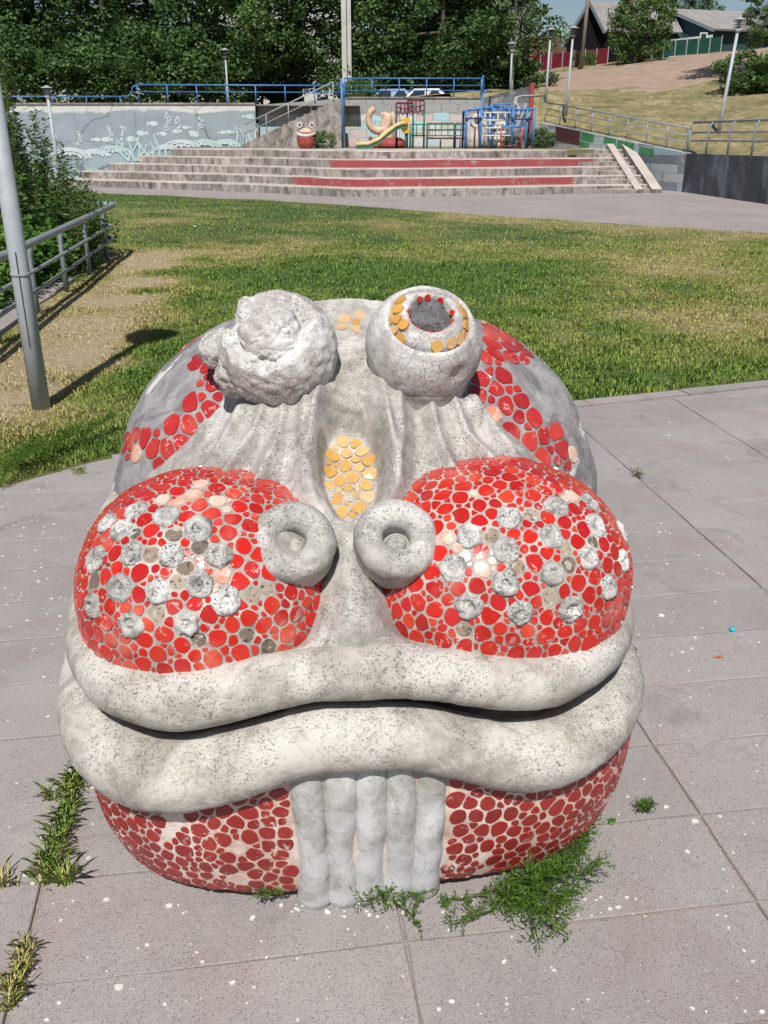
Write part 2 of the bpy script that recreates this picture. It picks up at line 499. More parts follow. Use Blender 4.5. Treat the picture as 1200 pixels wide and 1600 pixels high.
def face_h(u, v):
    uu = u + .028 * (1 - sstep(.20, .60, v))
    h = -.22 * uu ** 2 + .02
    h = h + .055 * np.exp(-(uu / .056) ** 2) * (1 - sstep(.22, .45, v))            # the bridge between the cheeks
    h = h + .025 * np.exp(-((v - .06) / .06) ** 2) * np.exp(-(uu / .16) ** 2) - .12 * (1 - sstep(-.08, .03, v))
    h = h - .12 * sstep(.055, .17, np.abs(uu)) * (1 - sstep(.30, .50, v)) * sstep(-.02, .10, v)
    for k, r in enumerate(RID_UV):
        d = seg_dist(u, v, r)
        h = h + (.013 if k not in (8, 9) else .006) * np.exp(-(d / .011) ** 2) + .050 * np.exp(-(d / .037) ** 2)
    rho = np.hypot((u - MED[0]) / .073, (v - MED[1]) / .155)
    h = h - .060 * (1 - sstep(1.06, 1.45, rho)) + .026 * np.exp(-((rho - 1.75) / .25) ** 2)
    side = np.interp(v, [0, .3, .55, .72, .95, 1.2], [.52, .52, .54, .47, .34, .25])
    side = side * np.where(uu < 0, .80, 1.0)
    h = h - .9 * np.maximum(np.abs(uu) - side, 0) ** 1.3 - .035 * sstep(0, .05, np.abs(uu) - side)
    h = h + .02 * np.exp(-((uu - .03) / .13) ** 2) * sstep(.72, .95, v) - .05 * sstep(1.0, 1.25, v)
    return h
def make_face():
    nu, nv = 230, 250
    u = np.linspace(-.68, .68, nu); v = np.linspace(-.035, 1.3, nv)
    Ug, Vg = np.meshgrid(u, v); Hh = face_h(Ug, Vg)
    P = F0 + Ug[..., None] * FU + Vg[..., None] * FV + Hh[..., None] * FN
    P = P.reshape(-1, 3); P = P + FN * (.006 * fbm(P, 8, 4, 5) + .0025 * fbm(P, 50, 2, 6))[:, None]
    i = np.arange(nv - 1)[:, None] * nu + np.arange(nu - 1)[None]
    Fq = np.stack([i, i + 1, i + nu + 1, i + nu], -1).reshape(-1, 4)
    link('face', mesh_np('face', P, Fq, True), M['face'], frog)
make_face()
def face_pt(u, v, dh=0.0):
    u = np.asarray(u, float); v = np.asarray(v, float)
    return F0 + u[..., None] * FU + v[..., None] * FV + (face_h(u, v) + dh)[..., None] * FN
def face_val(p):
    q = p - F0; u = q @ FU; v = q @ FV; h = q @ FN
    return np.where((v > -.1) & (v < 1.25), h - face_h(u, v), .5)

cheek_obj = [CHEEK[0].mesh('cheek', 6, M['grout'], .004, 8, 21), CHEEK[1].mesh('cheek', 6, M['grout'], .004, 8, 29)]
body_obj = BODY.mesh('body', 6, M['body'], .02, 3.5, 41)
chin_obj = CHIN.mesh('chin', 6, M['grout_chin'], .005, 7, 51)

# ribs under the mouth
def make_ribs():
    for k in range(5):
        x0 = -.176 + k * .088 + .008
        V = []; K = 16; zs = np.linspace(.60, .0, 34)
        for j, z in enumerate(zs):
            yy = -.778 + .070 * (1 - z / .6) ** 1.8 - .012 * math.sin(PI * z / .6)
            xx = x0 * (1 - .06 * (1 - z / .6)) + .004 * math.sin(9 * z + k * 2)
            r = (.049 + .003 * math.sin(14 * z + k)) * (1 + .13 * float(sstep(.16, .04, z)))
            if j > 31: r *= 1 - .12 * (j - 31)
            for i in range(K):
                t = 2 * PI * i / K
                V.append((xx + r * 1.0 * math.cos(t), yy + .03 + r * .95 * math.sin(t), z + .004))
        V = np.array(V); V = V + np.stack([.004 * vnoise(V, 14, 60 + k), .006 * vnoise(V, 12, 70 + k), 0 * V[:, 0]], 1)
        i = np.arange(33)[:, None] * K; q = np.arange(K)[None]; q2 = (q + 1) % K
        Fq = np.stack([i + q, i + q2, i + K + q2, i + K + q], -1).reshape(-1, 4)
        link('rib', mesh_np('rib', V, Fq[:, ::-1], True), M['rib_paint'], frog)
make_ribs()

# nostrils
def frame_of(axis):
    a = np.array(axis, float); a /= np.linalg.norm(a)
    x = np.cross((0, 0, 1), a) if abs(a[2]) < .95 else np.array([1.0, 0, 0]); x /= np.linalg.norm(x)
    return x, np.cross(a, x), a
def lathe_np(prof, axis, c, n=64):
    x, y, a = frame_of(axis); t = np.linspace(0, 2 * PI, n, endpoint=False); V = []
    for r, h in prof: V.append(c + a * h + r * (np.cos(t)[:, None] * x + np.sin(t)[:, None] * y))
    V = np.concatenate(V); m = len(prof)
    i = np.arange(m - 1)[:, None] * n; k = np.arange(n)[None]; k2 = (k + 1) % n
    return V, np.stack([i + k, i + k2, i + n + k2, i + n + k], -1).reshape(-1, 4)
def resample(prof, n):
    p = np.array(prof); s = np.r_[0, np.cumsum(np.linalg.norm(np.diff(p, axis=0), axis=1))]
    q = np.linspace(0, s[-1], n); return np.stack([np.interp(q, s, p[:, 0]), np.interp(q, s, p[:, 1])], 1)
def displaced(V, Fq, amp, sc, seed, octv=4):
    return V + tri_normals(V, Fq) * (amp * fbm(V, sc, octv, seed))[:, None]
NOSE = []
for (px, py, dx) in ((457, 842, -.02), (621, 838, .06)):
    c = fpix(px, py, -.56); NOSE.append(c)
    prof = [(.06, -.18), (.095, -.14), (.115, -.085)]
    prof += [(.078 + .041 * math.sin(t), .0 + .045 * math.cos(t) - .02) for t in np.linspace(2.0, -1.9, 16)]
    prof += [(.040, -.055), (.034, -.052), (.024, -.032), (.012, -.026), (.0005, -.025)]
    V, Fq = lathe_np(resample(prof, 44), (dx * .55, -.62, .78), c, 56)
    V = displaced(V, Fq, .005, 14, 80 + px)
    link('nostril', mesh_np('nostril', V, Fq, True), M['face'], frog)

# eyes
EYE_R = .185
EL = fpix(436, 548, .02); ER = fpix(661, 541, .02)
AX_R = np.array([.06, -math.cos(math.radians(52)), math.sin(math.radians(52))]); AX_R /= np.linalg.norm(AX_R)
AX_L = np.array([-.10, -math.cos(math.radians(50)), math.sin(math.radians(50))]); AX_L /= np.linalg.norm(AX_L)
def make_eye_right():
    prof = [(EYE_R * math.sin(t), EYE_R * math.cos(t)) for t in np.linspace(PI * .97, .86, 34)]
    prof += [(.138, .124), (.131, .125), (.125, .118), (.122, .104), (.120, .085)]
    V, Fq = lathe_np(resample(prof, 70), AX_R, ER, 96)
    V = displaced(V, Fq, .005, 9, 101) 
    # a chip broken from the rim
    g = fpix(712, 585, ER[1] - .14); d = np.linalg.norm(V - g, axis=1); V = V + tri_normals(V, Fq) * (-.02 * np.exp(-(d / .03) ** 2))[:, None]
    eye = link('eye', mesh_np('eye', V, Fq, True), M['plaster'], frog)
    prof = [(.118, .075), (.119, .108), (.114, .128), (.101, .145), (.088, .154), (.078, .157), (.070, .151), (.066, .135), (.062, .115)]
    V, Fq = lathe_np(resample(prof, 34), AX_R, ER, 80)
    V = displaced(V, Fq, .004, 16, 111)
    link('iris', mesh_np('iris', V, Fq, True), M['ruin'], eye)
    prof = [(.068, .118), (.067, .130), (.060, .141), (.040, .148), (.018, .151), (.0005, .152)]
    V, Fq = lathe_np(resample(prof, 22), AX_R, ER, 64)
    V = displaced(V, Fq, .010, 28, 121)
    link('pupil', mesh_np('pupil', V, Fq, True), M['pupil_ruin'], eye)
    # the neck that carries the ball
    V, Fq = lathe_np(resample([(.10, -.20), (.135, -.10), (.15, -.04), (.14, .02)], 20), (0, -.25, 1), ER + np.array([0, .0, -.06]), 60)
    V = displaced(V, Fq, .007, 12, 131)
    link('eye_stalk', mesh_np('eye_stalk', V, Fq, True), M['face'], eye)
    return eye
eye_r = make_eye_right()
def make_eye_left():
    # a broken ball: the lower bowl is whole, the top is a crater with a lump in it and a shell of rim left on the far right
    Vi, Fi = ico(6); x, y, a = frame_of(AX_L)
    ca = Vi @ a; ang = np.arccos(np.clip(ca, -1, 1)); az = np.arctan2(Vi @ y, Vi @ x)
    nz = fbm(Vi, 2.2, 4, 140); nf = fbm(Vi, 6.5, 4, 141)
    rim_side = .5 + .5 * np.cos(az - .75)                      # 1 where the rim still stands
    lim = .98 + .10 * nz + .05 * nf - .34 * rim_side           # polar angle of the broken edge
    inside = sstep(.05, -.05, ang - lim)
    R0 = EYE_R * (1 + .012 * nz)
    lump = .60 + .05 * nf
    crater = EYE_R * (.83 - .10 * sstep(.50, .66, ang) * sstep(1.0, .75, ang) * rim_side - .06 * rim_side + .05 * sstep(.62, .45, ang))
    rr = R0 * (1 - inside) + (crater + .010 * nf + .006 * fbm(Vi, 16, 3, 143)) * inside
    rr = rr - .03 * np.exp(-((az - 2.9) / .35) ** 2) * sstep(.7, 1.0, ang) * sstep(1.7, 1.3, ang)
    rr = rr + .0035 * fbm(Vi, 9, 4, 144)
    V = EL + Vi * rr[:, None]
    V = V + Vi * (.006 * fbm(V, 30, 4, 3) * inside - .006 * np.abs(fbm(V, 14, 3, 5)) * (.25 + .75 * inside))[:, None]
    eye = link('eye', mesh_np('eye', V, Fi, True), M['ruin'], frog)
    eye['label'] = 'broken eye with its rim and mosaic knocked off'
    Vi, Fi = ico(5); c = EL + a * .085 + x * (-.012)
    V = c + Vi * np.array([.098, .098, .092]); V = V + Vi * (.009 * fbm(V, 9, 5, 150) - .010 * np.abs(fbm(V, 17, 4, 4)) + .003 * fbm(V, 45, 3, 151))[:, None]
    link('iris', mesh_np('iris', V, Fi, True), M['ruin'], eye)
    for (px, py, yy, r, sd) in ((368, 572, .02, (.070, .08, .10), 160), (350, 548, .16, (.085, .10, .07), 161), (392, 497, .14, (.06, .05, .07), 162)):
        c = fpix(px, py, yy); V = c + Vi * np.array(r); V = V + Vi * (.016 * fbm(V, 9, 5, sd) - .016 * np.abs(fbm(V, 15, 4, sd)) + .004 * fbm(V, 45, 3, sd + 5))[:, None]
        link('broken_plaster', mesh_np('broken_plaster', V, Fi, True), M['ruin'], eye)
    return eye
eye_l = make_eye_left()

# ------------------------------------------------------------------ mosaic: pebble-cut tiles laid on the curved surfaces
def pack(surf, valid, fixed, sizes, ncand, seed, gap):
    """dart throwing: big tiles first, then ever smaller ones into the gaps; returns centres and radii"""
    rng = np.random.default_rng(seed)
    C = [np.array(f[0]) for f in fixed]; R = [f[1] for f in fixed]; nf = len(C)
    A = np.zeros((4000, 3)); B = np.zeros(4000)
    for i in range(nf): A[i] = C[i]; B[i] = R[i]
    for (r0, r1, share) in sizes:
        d = rng.normal(size=(int(ncand * share), 3)); d /= np.linalg.norm(d, axis=1, keepdims=True)
        P = surf.proj(surf.c + d); P = P[valid(P)]
        rr = rng.uniform(r0, r1, len(P))
        for p, r in zip(P, rr):
            m = len(C)
            if m and np.any(((A[:m] - p) ** 2).sum(1) < ((B[:m] + r) * .97 + gap) ** 2): continue
            A[m] = p; B[m] = r; C.append(p); R.append(r)
    return np.array(C), np.array(R), nf
def tangent(n, rng):
    a = rng.normal(size=3); x = a - n * np.dot(a, n); x /= np.linalg.norm(x); return x, np.cross(n, x)
def clip_poly(poly, nx, ny, d):
    out = []; m = len(poly)
    for i in range(m):
        a, b = poly[i], poly[(i + 1) % m]
        fa, fb = a[0] * nx + a[1] * ny - d, b[0] * nx + b[1] * ny - d
        if fa <= 0: out.append(a)
        if fa * fb < 0:
            t = fa / (fa - fb); out.append((a[0] + (b[0] - a[0]) * t, a[1] + (b[1] - a[1]) * t))
    return out
def chaikin(p):
    q = []; m = len(p)
    for i in range(m):
        a, b = p[i], p[(i + 1) % m]
        q.append((.75 * a[0] + .25 * b[0], .75 * a[1] + .25 * b[1])); q.append((.25 * a[0] + .75 * b[0], .25 * a[1] + .75 * b[1]))
    return q
def outlines(C, R, nf, gap, seed, k=12, grow=1.42):
    """the outline of each tile: its cell among its neighbours, drawn in by the joint and rounded"""
    rng = np.random.default_rng(seed); res = []
    for i in range(nf, len(C)):
        yield_n = NRM[i]; x, y = tangent(yield_n, rng)
        d3 = C - C[i]; dist = np.linalg.norm(d3, axis=1)
        near = np.where((dist > 1e-6) & (dist < (R[i] + R) * 1.6 + .01))[0]
        e = rng.uniform(.0, .16); ph = rng.uniform(0, 6.28)
        base = [((R[i] * grow + .0) * (1 + e * math.cos(t)) * math.cos(t + ph), (R[i] * grow + .0) * (1 + e * math.cos(t)) * math.sin(t + ph) * (1 - .6 * e)) for t in np.linspace(0, 2 * PI, 14, endpoint=False)]
        for j in near:
            u, v = d3[j] @ x, d3[j] @ y; L = math.hypot(u, v)
            if L < 1e-5: continue
            lim = max(dist[j] * R[i] / (R[i] + R[j]) - gap / 2, R[i] * .5)
            base = clip_poly(base, u / L, v / L, lim)
            if len(base) < 3: break
        if len(base) < 3: continue
        p = chaikin(base); p = chaikin(p)
        p = np.array(p); s = np.r_[0, np.cumsum(np.linalg.norm(np.diff(np.vstack([p, p[:1]]), axis=0), axis=1))]
        q = np.linspace(0, s[-1], k, endpoint=False); pc = np.vstack([p, p[:1]])
        o = np.stack([np.interp(q, s, pc[:, 0]), np.interp(q, s, pc[:, 1])], 1)
        res.append((i, C[i], x, y, yield_n, o))
    return res
SMALL_TILES = MB(); SMALL_MATS = []
TILE_JOBS = []          # (size in the picture, vertices, faces, material name, parent, name)
def tile_geo(surf, rec, thick, jag=0.0, rng=None):
    i, c, x, y, n, o = rec; k = len(o)
    if jag and rng is not None: o = o * (1 + rng.normal(0, jag, (k, 1)))
    def ring(s, h):
        P = c + (o[:, :1] * s) * x + (o[:, 1:] * s) * y
        if surf is not None: P = surf.proj(P); return P + surf.nrm(P) * h
        return P + n * h
    A, B = ring(1.0, -.003), ring(.935, thick)
    c3 = B.mean(0) + n * .0002
    V = np.vstack([A, B, c3[None]]); Fc = [(a, (a + 1) % k, k + (a + 1) % k, k + a) for a in range(k)] + [(k + a, k + (a + 1) % k, 2 * k) for a in range(k)]
    return V, Fc
def queue(V, Fc, mat, parent, name):
    P = f2w(V); px, py = to_px(P); ctr = P.mean(0)
    nrm = np.cross(V[1] - V[0], V[3] - V[0]); 
    vis = np.dot(np.cross(V[4] - V[0], V[8] - V[0]), _cam_f - V[0])
    area = (px.max() - px.min()) * (py.max() - py.min()) * (1 if vis > 0 else -1)
    TILE_JOBS.append((area, V, Fc, mat, parent, name))

# ---- cheeks
KNOB_L = [(310, 180), (415, 200), (200, 225), (160, 355), (255, 250), (290, 335), (530, 245), (435, 340), (605, 340), (250, 460), (385, 470), (535, 445), (630, 505), (490, 585), (290, 590), (150, 520)]
KNOB_R = [(615, 215), (785, 175), (915, 160), (465, 280), (600, 335), (770, 285), (935, 245), (1035, 265), (910, 365), (405, 405), (775, 425), (600, 460), (465, 540), (655, 570), (845, 555), (985, 475), (1040, 375)]
BED_L = [(585, 170), (685, 215), (270, 210), (535, 325), (475, 400), (345, 520), (410, 545), (555, 525), (710, 485), (775, 470), (560, 640), (650, 690), (690, 640), (230, 590), (830, 610), (160, 450), (425, 280), (365, 370), (800, 650), (590, 395), (460, 430), (330, 290), (340, 345), (310, 250)]
BED_R = [(690, 205), (480, 415), (640, 400), (805, 345), (850, 395), (895, 490), (785, 505), (310, 545), (430, 625), (910, 290), (725, 580), (560, 300), (830, 380), (880, 280)]
BLEACH_GLINT = [(480, 780), (300, 770), (270, 790), (310, 760), (350, 780), (345, 905), (765, 880), (745, 885), (330, 790), (360, 800), (720, 860), (690, 840), (250, 785), (890, 780), (870, 790), (730, 770)]  # bleached tiles, plus the sun's glint on each cheek painted as pale tiles
def knob(c, n, r, seed, parent):
    prof = [(1.05, -.15), (1.0, .06), (.86, .20), (.62, .29), (.44, .25), (.32, .08), (.24, .0), (.16, .06), (.001, .13)]
    V, Fq = lathe_np(resample([(a * r, b * r) for a, b in prof], 15), n, c, 20)
    V = displaced(V, Fq, .0065, 70, seed, 3)
    link('rosette', mesh_np('rosette', V, Fq, True), M['knob'], parent)
def cheek_tiles(ci):
    s = CHEEK[ci]; par = cheek_obj[ci]; other = CHEEK[1 - ci]
    ox, oy, sc = ((80, 720, .4333), (540, 720, .4167))[ci]
    kn = []
    for k, (a, b) in enumerate((KNOB_L, KNOB_R)[ci]):
        p = s.proj(s.hit(ox + a * sc, oy + b * sc)); kn.append((p, .031))
        knob(p, s.nrm(p), .036 + .003 * math.sin(k * 2.3), 300 + k + ci * 40, par)
    beds = np.array([s.proj(s.hit(ox + a * sc, oy + b * sc)) for a, b in (BED_L, BED_R)[ci]])
    blea_glint = np.array([s.proj(s.hit(a, b)) for a, b in BLEACH_GLINT if (a < 550) == (ci == 0)])
    def valid(P):
        return (lip_dist(P) > .006) & (face_val(P) > .004) & (other.val(P) > .01) & (BODY.val(P) > .004) & (CHIN.val(P) > .01) & \
            np.all([np.linalg.norm(P - c, axis=1) > .105 for c in NOSE], axis=0)
    gap = .0042
    C, R, nf = pack(s, valid, kn, [(.0210, .0250, 1.0), (.0165, .0205, 1.2), (.0112, .0145, 1.5), (.0065, .009, 1.2)], 18000, 500 + ci, .0)
    global NRM; NRM = s.nrm(C)
    rng = np.random.default_rng(77 + ci)
    for rec in outlines(C, R, nf, gap, 600 + ci):
        c = rec[1]; big = R[rec[0]] > .0125
        mat = 'red_glaze'
        if big and np.min(np.linalg.norm(beds - c, axis=1)) < .021 and R[rec[0]] > .0125:
            V, Fc = tile_geo(s.skin(), rec, .0008); queue(V, Fc, 'tile_bed', par, 'bare_tile_bed'); continue
        if np.min(np.linalg.norm(blea_glint - c, axis=1)) < .024: mat = 'bleach_glint_glaze'  # faded tiles and painted-in sun glints share the pale glaze
        # the lowest rows, next to the lip, have lost their glaze
        if c[2] < s.c[2] - .20 and rng.random() < .22: mat = 'tile_bed' if rng.random() < .4 else 'bleach_glint_glaze'
        V, Fc = tile_geo(s.skin(), rec, .0030 + rng.uniform(-.0008, .0012), .05 if rng.random() < .22 else .012, rng)
        queue(V, Fc, mat, par, 'red_tile')
cheek_tiles(0); cheek_tiles(1)

# ---- chin
def chin_tiles():
    def valid(P):
        px, py = to_px(f2w(P))
        rib = (np.abs(P[:, 0] - .008) < .245 - .012 * (1 - P[:, 2] / .6)) & (P[:, 1] < -.2)
        bald = (fbm(P, 5.5, 3, 9) > 1.0) & (P[:, 2] < .5)
        return (P[:, 2] > .05) & (P[:, 2] < .60) & (lip_dist(P) > -.015) & ~rib & ~bald
    C, R, nf = pack(CHIN, valid, [], [(.0205, .0245, .7), (.0155, .020, .8), (.0095, .0125, 1.2)], 46000, 520, .0)
    global NRM; NRM = CHIN.nrm(C)
    rng = np.random.default_rng(90)
    for rec in outlines(C, R, nf, .0046, 620):
        u = rng.random(); big = R[rec[0]] > .015
        if big and u < .055: V, Fc = tile_geo(CHIN.skin(), rec, .0006); queue(V, Fc, 'grout_chin', chin_obj, 'bare_tile_bed'); continue
        V, Fc = tile_geo(CHIN.skin(), rec, .0026, .05 if rng.random() < .2 else .01, rng)
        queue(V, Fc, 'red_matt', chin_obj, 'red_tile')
chin_tiles()

# ---- back: tiles survive in patches between cement repairs
def in_poly(px, py, poly):
    ins = np.zeros(px.shape, bool); n = len(poly)
    for i in range(n):
        (x1, y1), (x2, y2) = poly[i], poly[(i + 1) % n]
        c = ((y1 > py) != (y2 > py)) & (px < (x2 - x1) * (py - y1) / (y2 - y1 + 1e-12) + x1)
        ins ^= c
    return ins
BACK_POLY = [[(305, 572), (345, 530), (362, 560), (362, 640), (335, 692), (252, 738), (232, 700), (240, 680), (288, 645), (312, 600)],
             [(195, 690), (215, 672), (238, 664), (232, 690), (214, 712), (198, 722)],
             [(742, 640), (748, 590), (760, 548), (775, 548), (792, 585), (818, 622), (838, 655), (870, 672), (897, 705), (890, 728), (835, 716), (790, 690)],
             [(762, 508), (800, 528), (838, 560), (812, 560), (790, 556), (764, 540)], [(340, 525), (300, 560), (310, 570), (350, 545)]]
def back_tiles():
    def valid(P):
        px, py = to_px(f2w(P)); N = BODY.nrm(P)
        front = np.sum(N * (_cam_f - P), axis=1) > 0.02
        ins = np.zeros(len(P), bool)
        for q in BACK_POLY: ins |= in_poly(px, py, q)
        rear = (np.sum(N * (_cam_f - P), axis=1) < -.75) & (fbm(P, 2.2, 3, 66) > -.1)
        clear = (face_val(P) > .004) & (CHEEK[0].val(P) > .005) & (CHEEK[1].val(P) > .005) & (lip_dist(P) > 0) & (CHIN.val(P) > .01) & (P[:, 2] > .06)
        clear &= (np.linalg.norm(P - EL, axis=1) > EYE_R + .002) & (np.linalg.norm(P - ER, axis=1) > EYE_R + .002)
        return (ins | rear) & clear
    C, R, nf = pack(BODY, valid, [], [(.0275, .034, .8), (.021, .026, .8), (.0125, .016, 1.0)], 26000, 540, .001)
    global NRM; NRM = BODY.nrm(C)
    rng = np.random.default_rng(91)
    for rec in outlines(C, R, nf, .0055, 640):
        V, Fc = tile_geo(BODY.skin(), rec, .0045, .05 if rng.random() < .3 else .01, rng)
        mat = 'red_back' if rng.random() > .06 else 'bleach_glint_glaze'
        queue(V, Fc, mat, body_obj, 'red_tile')
back_tiles()

# ---- yellow medallion on the forehead, yellow and red tiles round the sound eye and between the eyes
class Flat:
    def __init__(self, fn, nf_): self.fn = fn; self.nf_ = nf_
face_obj = [o for o in frog.children if o.name.startswith('face')][0]
def medallion():
    class S:
        c = None
        @staticmethod
        def proj(P):
            q = P - F0; return face_pt(q @ FU, q @ FV)
        @staticmethod
        def nrm(P): return np.tile(FN, (len(P), 1))
    rng = np.random.default_rng(5)
    C = []; R = []
    for (r0, r1, n) in ((.0165, .0205, 900), (.0125, .0155, 1200), (.0075, .010, 1500)):
        for _ in range(n):
            a, b = rng.uniform(-1, 1, 2)
            if a * a + b * b > 1: continue
            r = rng.uniform(r0, r1)
            u, v = MED[0] + a * (.071 - r * .4), MED[1] + b * (.148 - r * .4)
            p = face_pt(u, v)
            if C and np.any(np.linalg.norm(np.array(C) - p, axis=1) < (np.array(R) + r) * .95 + .002): continue
            C.append(p); R.append(r)
    # and a few on the crown, between the eyes
    for _ in range(700):
        px, py = rng.uniform(530, 562), rng.uniform(508, 538); r = rng.uniform(.014, .022)
        u, v = face_uv(px, py, -.06); p = face_pt(u, v)
        if C and np.any(np.linalg.norm(np.array(C) - p, axis=1) < (np.array(R) + r) * .95 + .002): continue
        C.append(p); R.append(r)
    C = np.array(C); R = np.array(R)
    global NRM; NRM = np.tile(FN, (len(C), 1))
    for rec in outlines(C, R, 0, .004, 660):
        V, Fc = tile_geo(S, rec, .0026, .01, rng); queue(V, Fc, 'yellow_glaze', face_obj, 'yellow_tile')
medallion()
def iris_tiles():
    x, y, a = frame_of(AX_R); rng = np.random.default_rng(8)
    # angles measured in the eye's own plane; the near edge has lost its tiles
    prof = np.array([(.119, .108), (.114, .128), (.101, .145), (.088, .154)])
    C = []; R = []; W = []
    for (r0, r1, n) in ((.0125, .0165, 900), (.008, .011, 500)):
        for _ in range(n):
            t = rng.uniform(0, 2 * PI); f = rng.uniform(0, 1)
            rad = np.interp(f, [0, .35, .7, 1], prof[:, 0]); h = np.interp(f, [0, .35, .7, 1], prof[:, 1])
            p = ER + a * h + rad * (math.cos(t) * x + math.sin(t) * y)
            px, py = to_px(f2w(p))
            keep = (px < 632 and 470 < py < 545) or (px > 680 and 478 < py < 545 and f < .6)
            if not keep: continue
            r = rng.uniform(r0, r1)
            if C and np.any(np.linalg.norm(np.array(C) - p, axis=1) < (np.array(R) + r) * .95 + .001): continue
            nn = a * (.35 + .6 * f) + (1 - .7 * f) * (math.cos(t) * x + math.sin(t) * y); nn /= np.linalg.norm(nn)
            C.append(p + nn * .002); R.append(r); W.append((nn, 'yellow_glaze', 'yellow_tile'))
    for k in range(13):
        t = k / 13 * 2 * PI + rng.uniform(-.1, .1)
        if rng.random() < .4: continue
        p = ER + a * .146 + .070 * (math.cos(t) * x + math.sin(t) * y)
        nn = a * .55 - .8 * (math.cos(t) * x + math.sin(t) * y); nn /= np.linalg.norm(nn)
        C.append(p); R.append(rng.uniform(.007, .0105)); W.append((nn, 'red_glaze', 'red_tile'))
    C = np.array(C); R = np.array(R)
    global NRM; NRM = np.array([w[0] for w in W])
    for rec in outlines(C, R, 0, .003, 680):
        V, Fc = tile_geo(None, rec, .0042, .02, rng); queue(V, Fc, W[rec[0]][1], eye_r, W[rec[0]][2])
iris_tiles()

# the largest in view are pieces of their own; the small fill is one part
TILE_JOBS.sort(key=lambda j: -j[0])
_count = {}
_small = MB(); _smat = []
_names = ['red_glaze', 'red_matt', 'red_back', 'yellow_glaze', 'tile_bed', 'bleach_glint_glaze', 'grout_chin']
for area, V, Fc, mat, par, name in TILE_JOBS:
    k = _count.get(name, 0)
    if area > 0 and k < 300:
        _count[name] = k + 1
        c = V.mean(0)
        link(name, mesh_np(name, V - c, Fc), M[mat], par, loc=tuple(c))
    else:
        _small.add(V, Fc); _smat += [_names.index(mat)] * len(Fc)
me = mesh_np('small_tiles', _small.V, _small.F)
for n_ in _names: me.materials.append(M[n_])
me.polygons.foreach_set('material_index', np.array(_smat, np.int32))
link('small_tiles', me, None, frog, kind='stuff')

# ------------------------------------------------------------------ paving
def paving_mat():
    t = NT('paving'); oi = t.n('ShaderNodeObjectInfo'); w = t.coord(which='Object')
    g = t.n('ShaderNodeNewGeometry'); wp = g.outputs['Position']
    big = t.noise(1.1, 5, .6, vec=wp); mid = t.noise(9, 4, .6, vec=wp); fine = t.noise(210, 3, .75, vec=wp)
    col = t.mix(t.ramp(big, [(.3, 0.0), (.7, 1.0)]), (.265, .240, .233), (.36, .326, .315))
    col = t.mix(t.ramp(t.noise(1.7, 5, .65, vec=wp, dist=.5), [(.52, 0.0), (.66, .55)]), col, (.29, .222, .215))
    tint = t.ramp(oi.outputs['Random'], [(0, .93), (.5, 1.0), (1, 1.06)])
    col = t.mix(1.0, col, tint, 'MULTIPLY')
    col = t.mix(t.ramp(mid, [(.35, .0), (.75, .30)]), col, (.36, .335, .32))
    col = t.mix(t.ramp(fine, [(.36, .9), (.46, 0.0)]), col, (.095, .088, .085))
    col = t.mix(t.ramp(t.noise(160, 2, .6, vec=wp), [(.66, 0.0), (.72, .8)]), col, (.60, .58, .56))
    col = t.mix(t.ramp(t.noise(75, 2, .5, vec=wp), [(.70, 0.0), (.73, .7)]), col, (.09, .08, .08))
    col = t.mix(t.ramp(t.noise(2.6, 7, .72, vec=wp, dist=.7), [(.56, 0.0), (.70, .55)]), col, (.15, .135, .13))
    col = t.mix(t.ramp(t.noise(26, 5, .75, vec=wp), [(.62, 0.0), (.72, .35)]), col, (.13, .12, .115))
    M['paving'] = t.done(col, .9, t.bump(t.math('ADD', t.math('MULTIPLY', fine, .5), mid), .6, .004))
    t = NT('joint_sand'); wp = t.coord()
    col = t.ramp(t.noise(14, 5, .7), [(.3, (.20, .165, .145)), (.5, (.30, .24, .21)), (.7, (.10, .085, .075))])
    col = t.mix(t.ramp(t.noise(120, 3, .7), [(.6, 0.0), (.68, .8)]), col, (.62, .60, .57))
    M['joint_sand'] = t.done(col, .95, t.bump(t.noise(120, 3, .7), .6, .004))
paving_mat()
GR = math.radians(8.0)
def g2w(u, v): return (u * math.cos(GR) - v * math.sin(GR), u * math.sin(GR) + v * math.cos(GR))
PLAZA_EDGE = [(-9.0, -1.2), (-2.56, 5.60), (-2.0, 6.20), (1.75, 7.66), (3.64, 8.33), (9.0, 10.3)]      # where paving meets lawn
def edge_y(x):
    return np.interp(x, [p[0] for p in PLAZA_EDGE], [p[1] for p in PLAZA_EDGE])
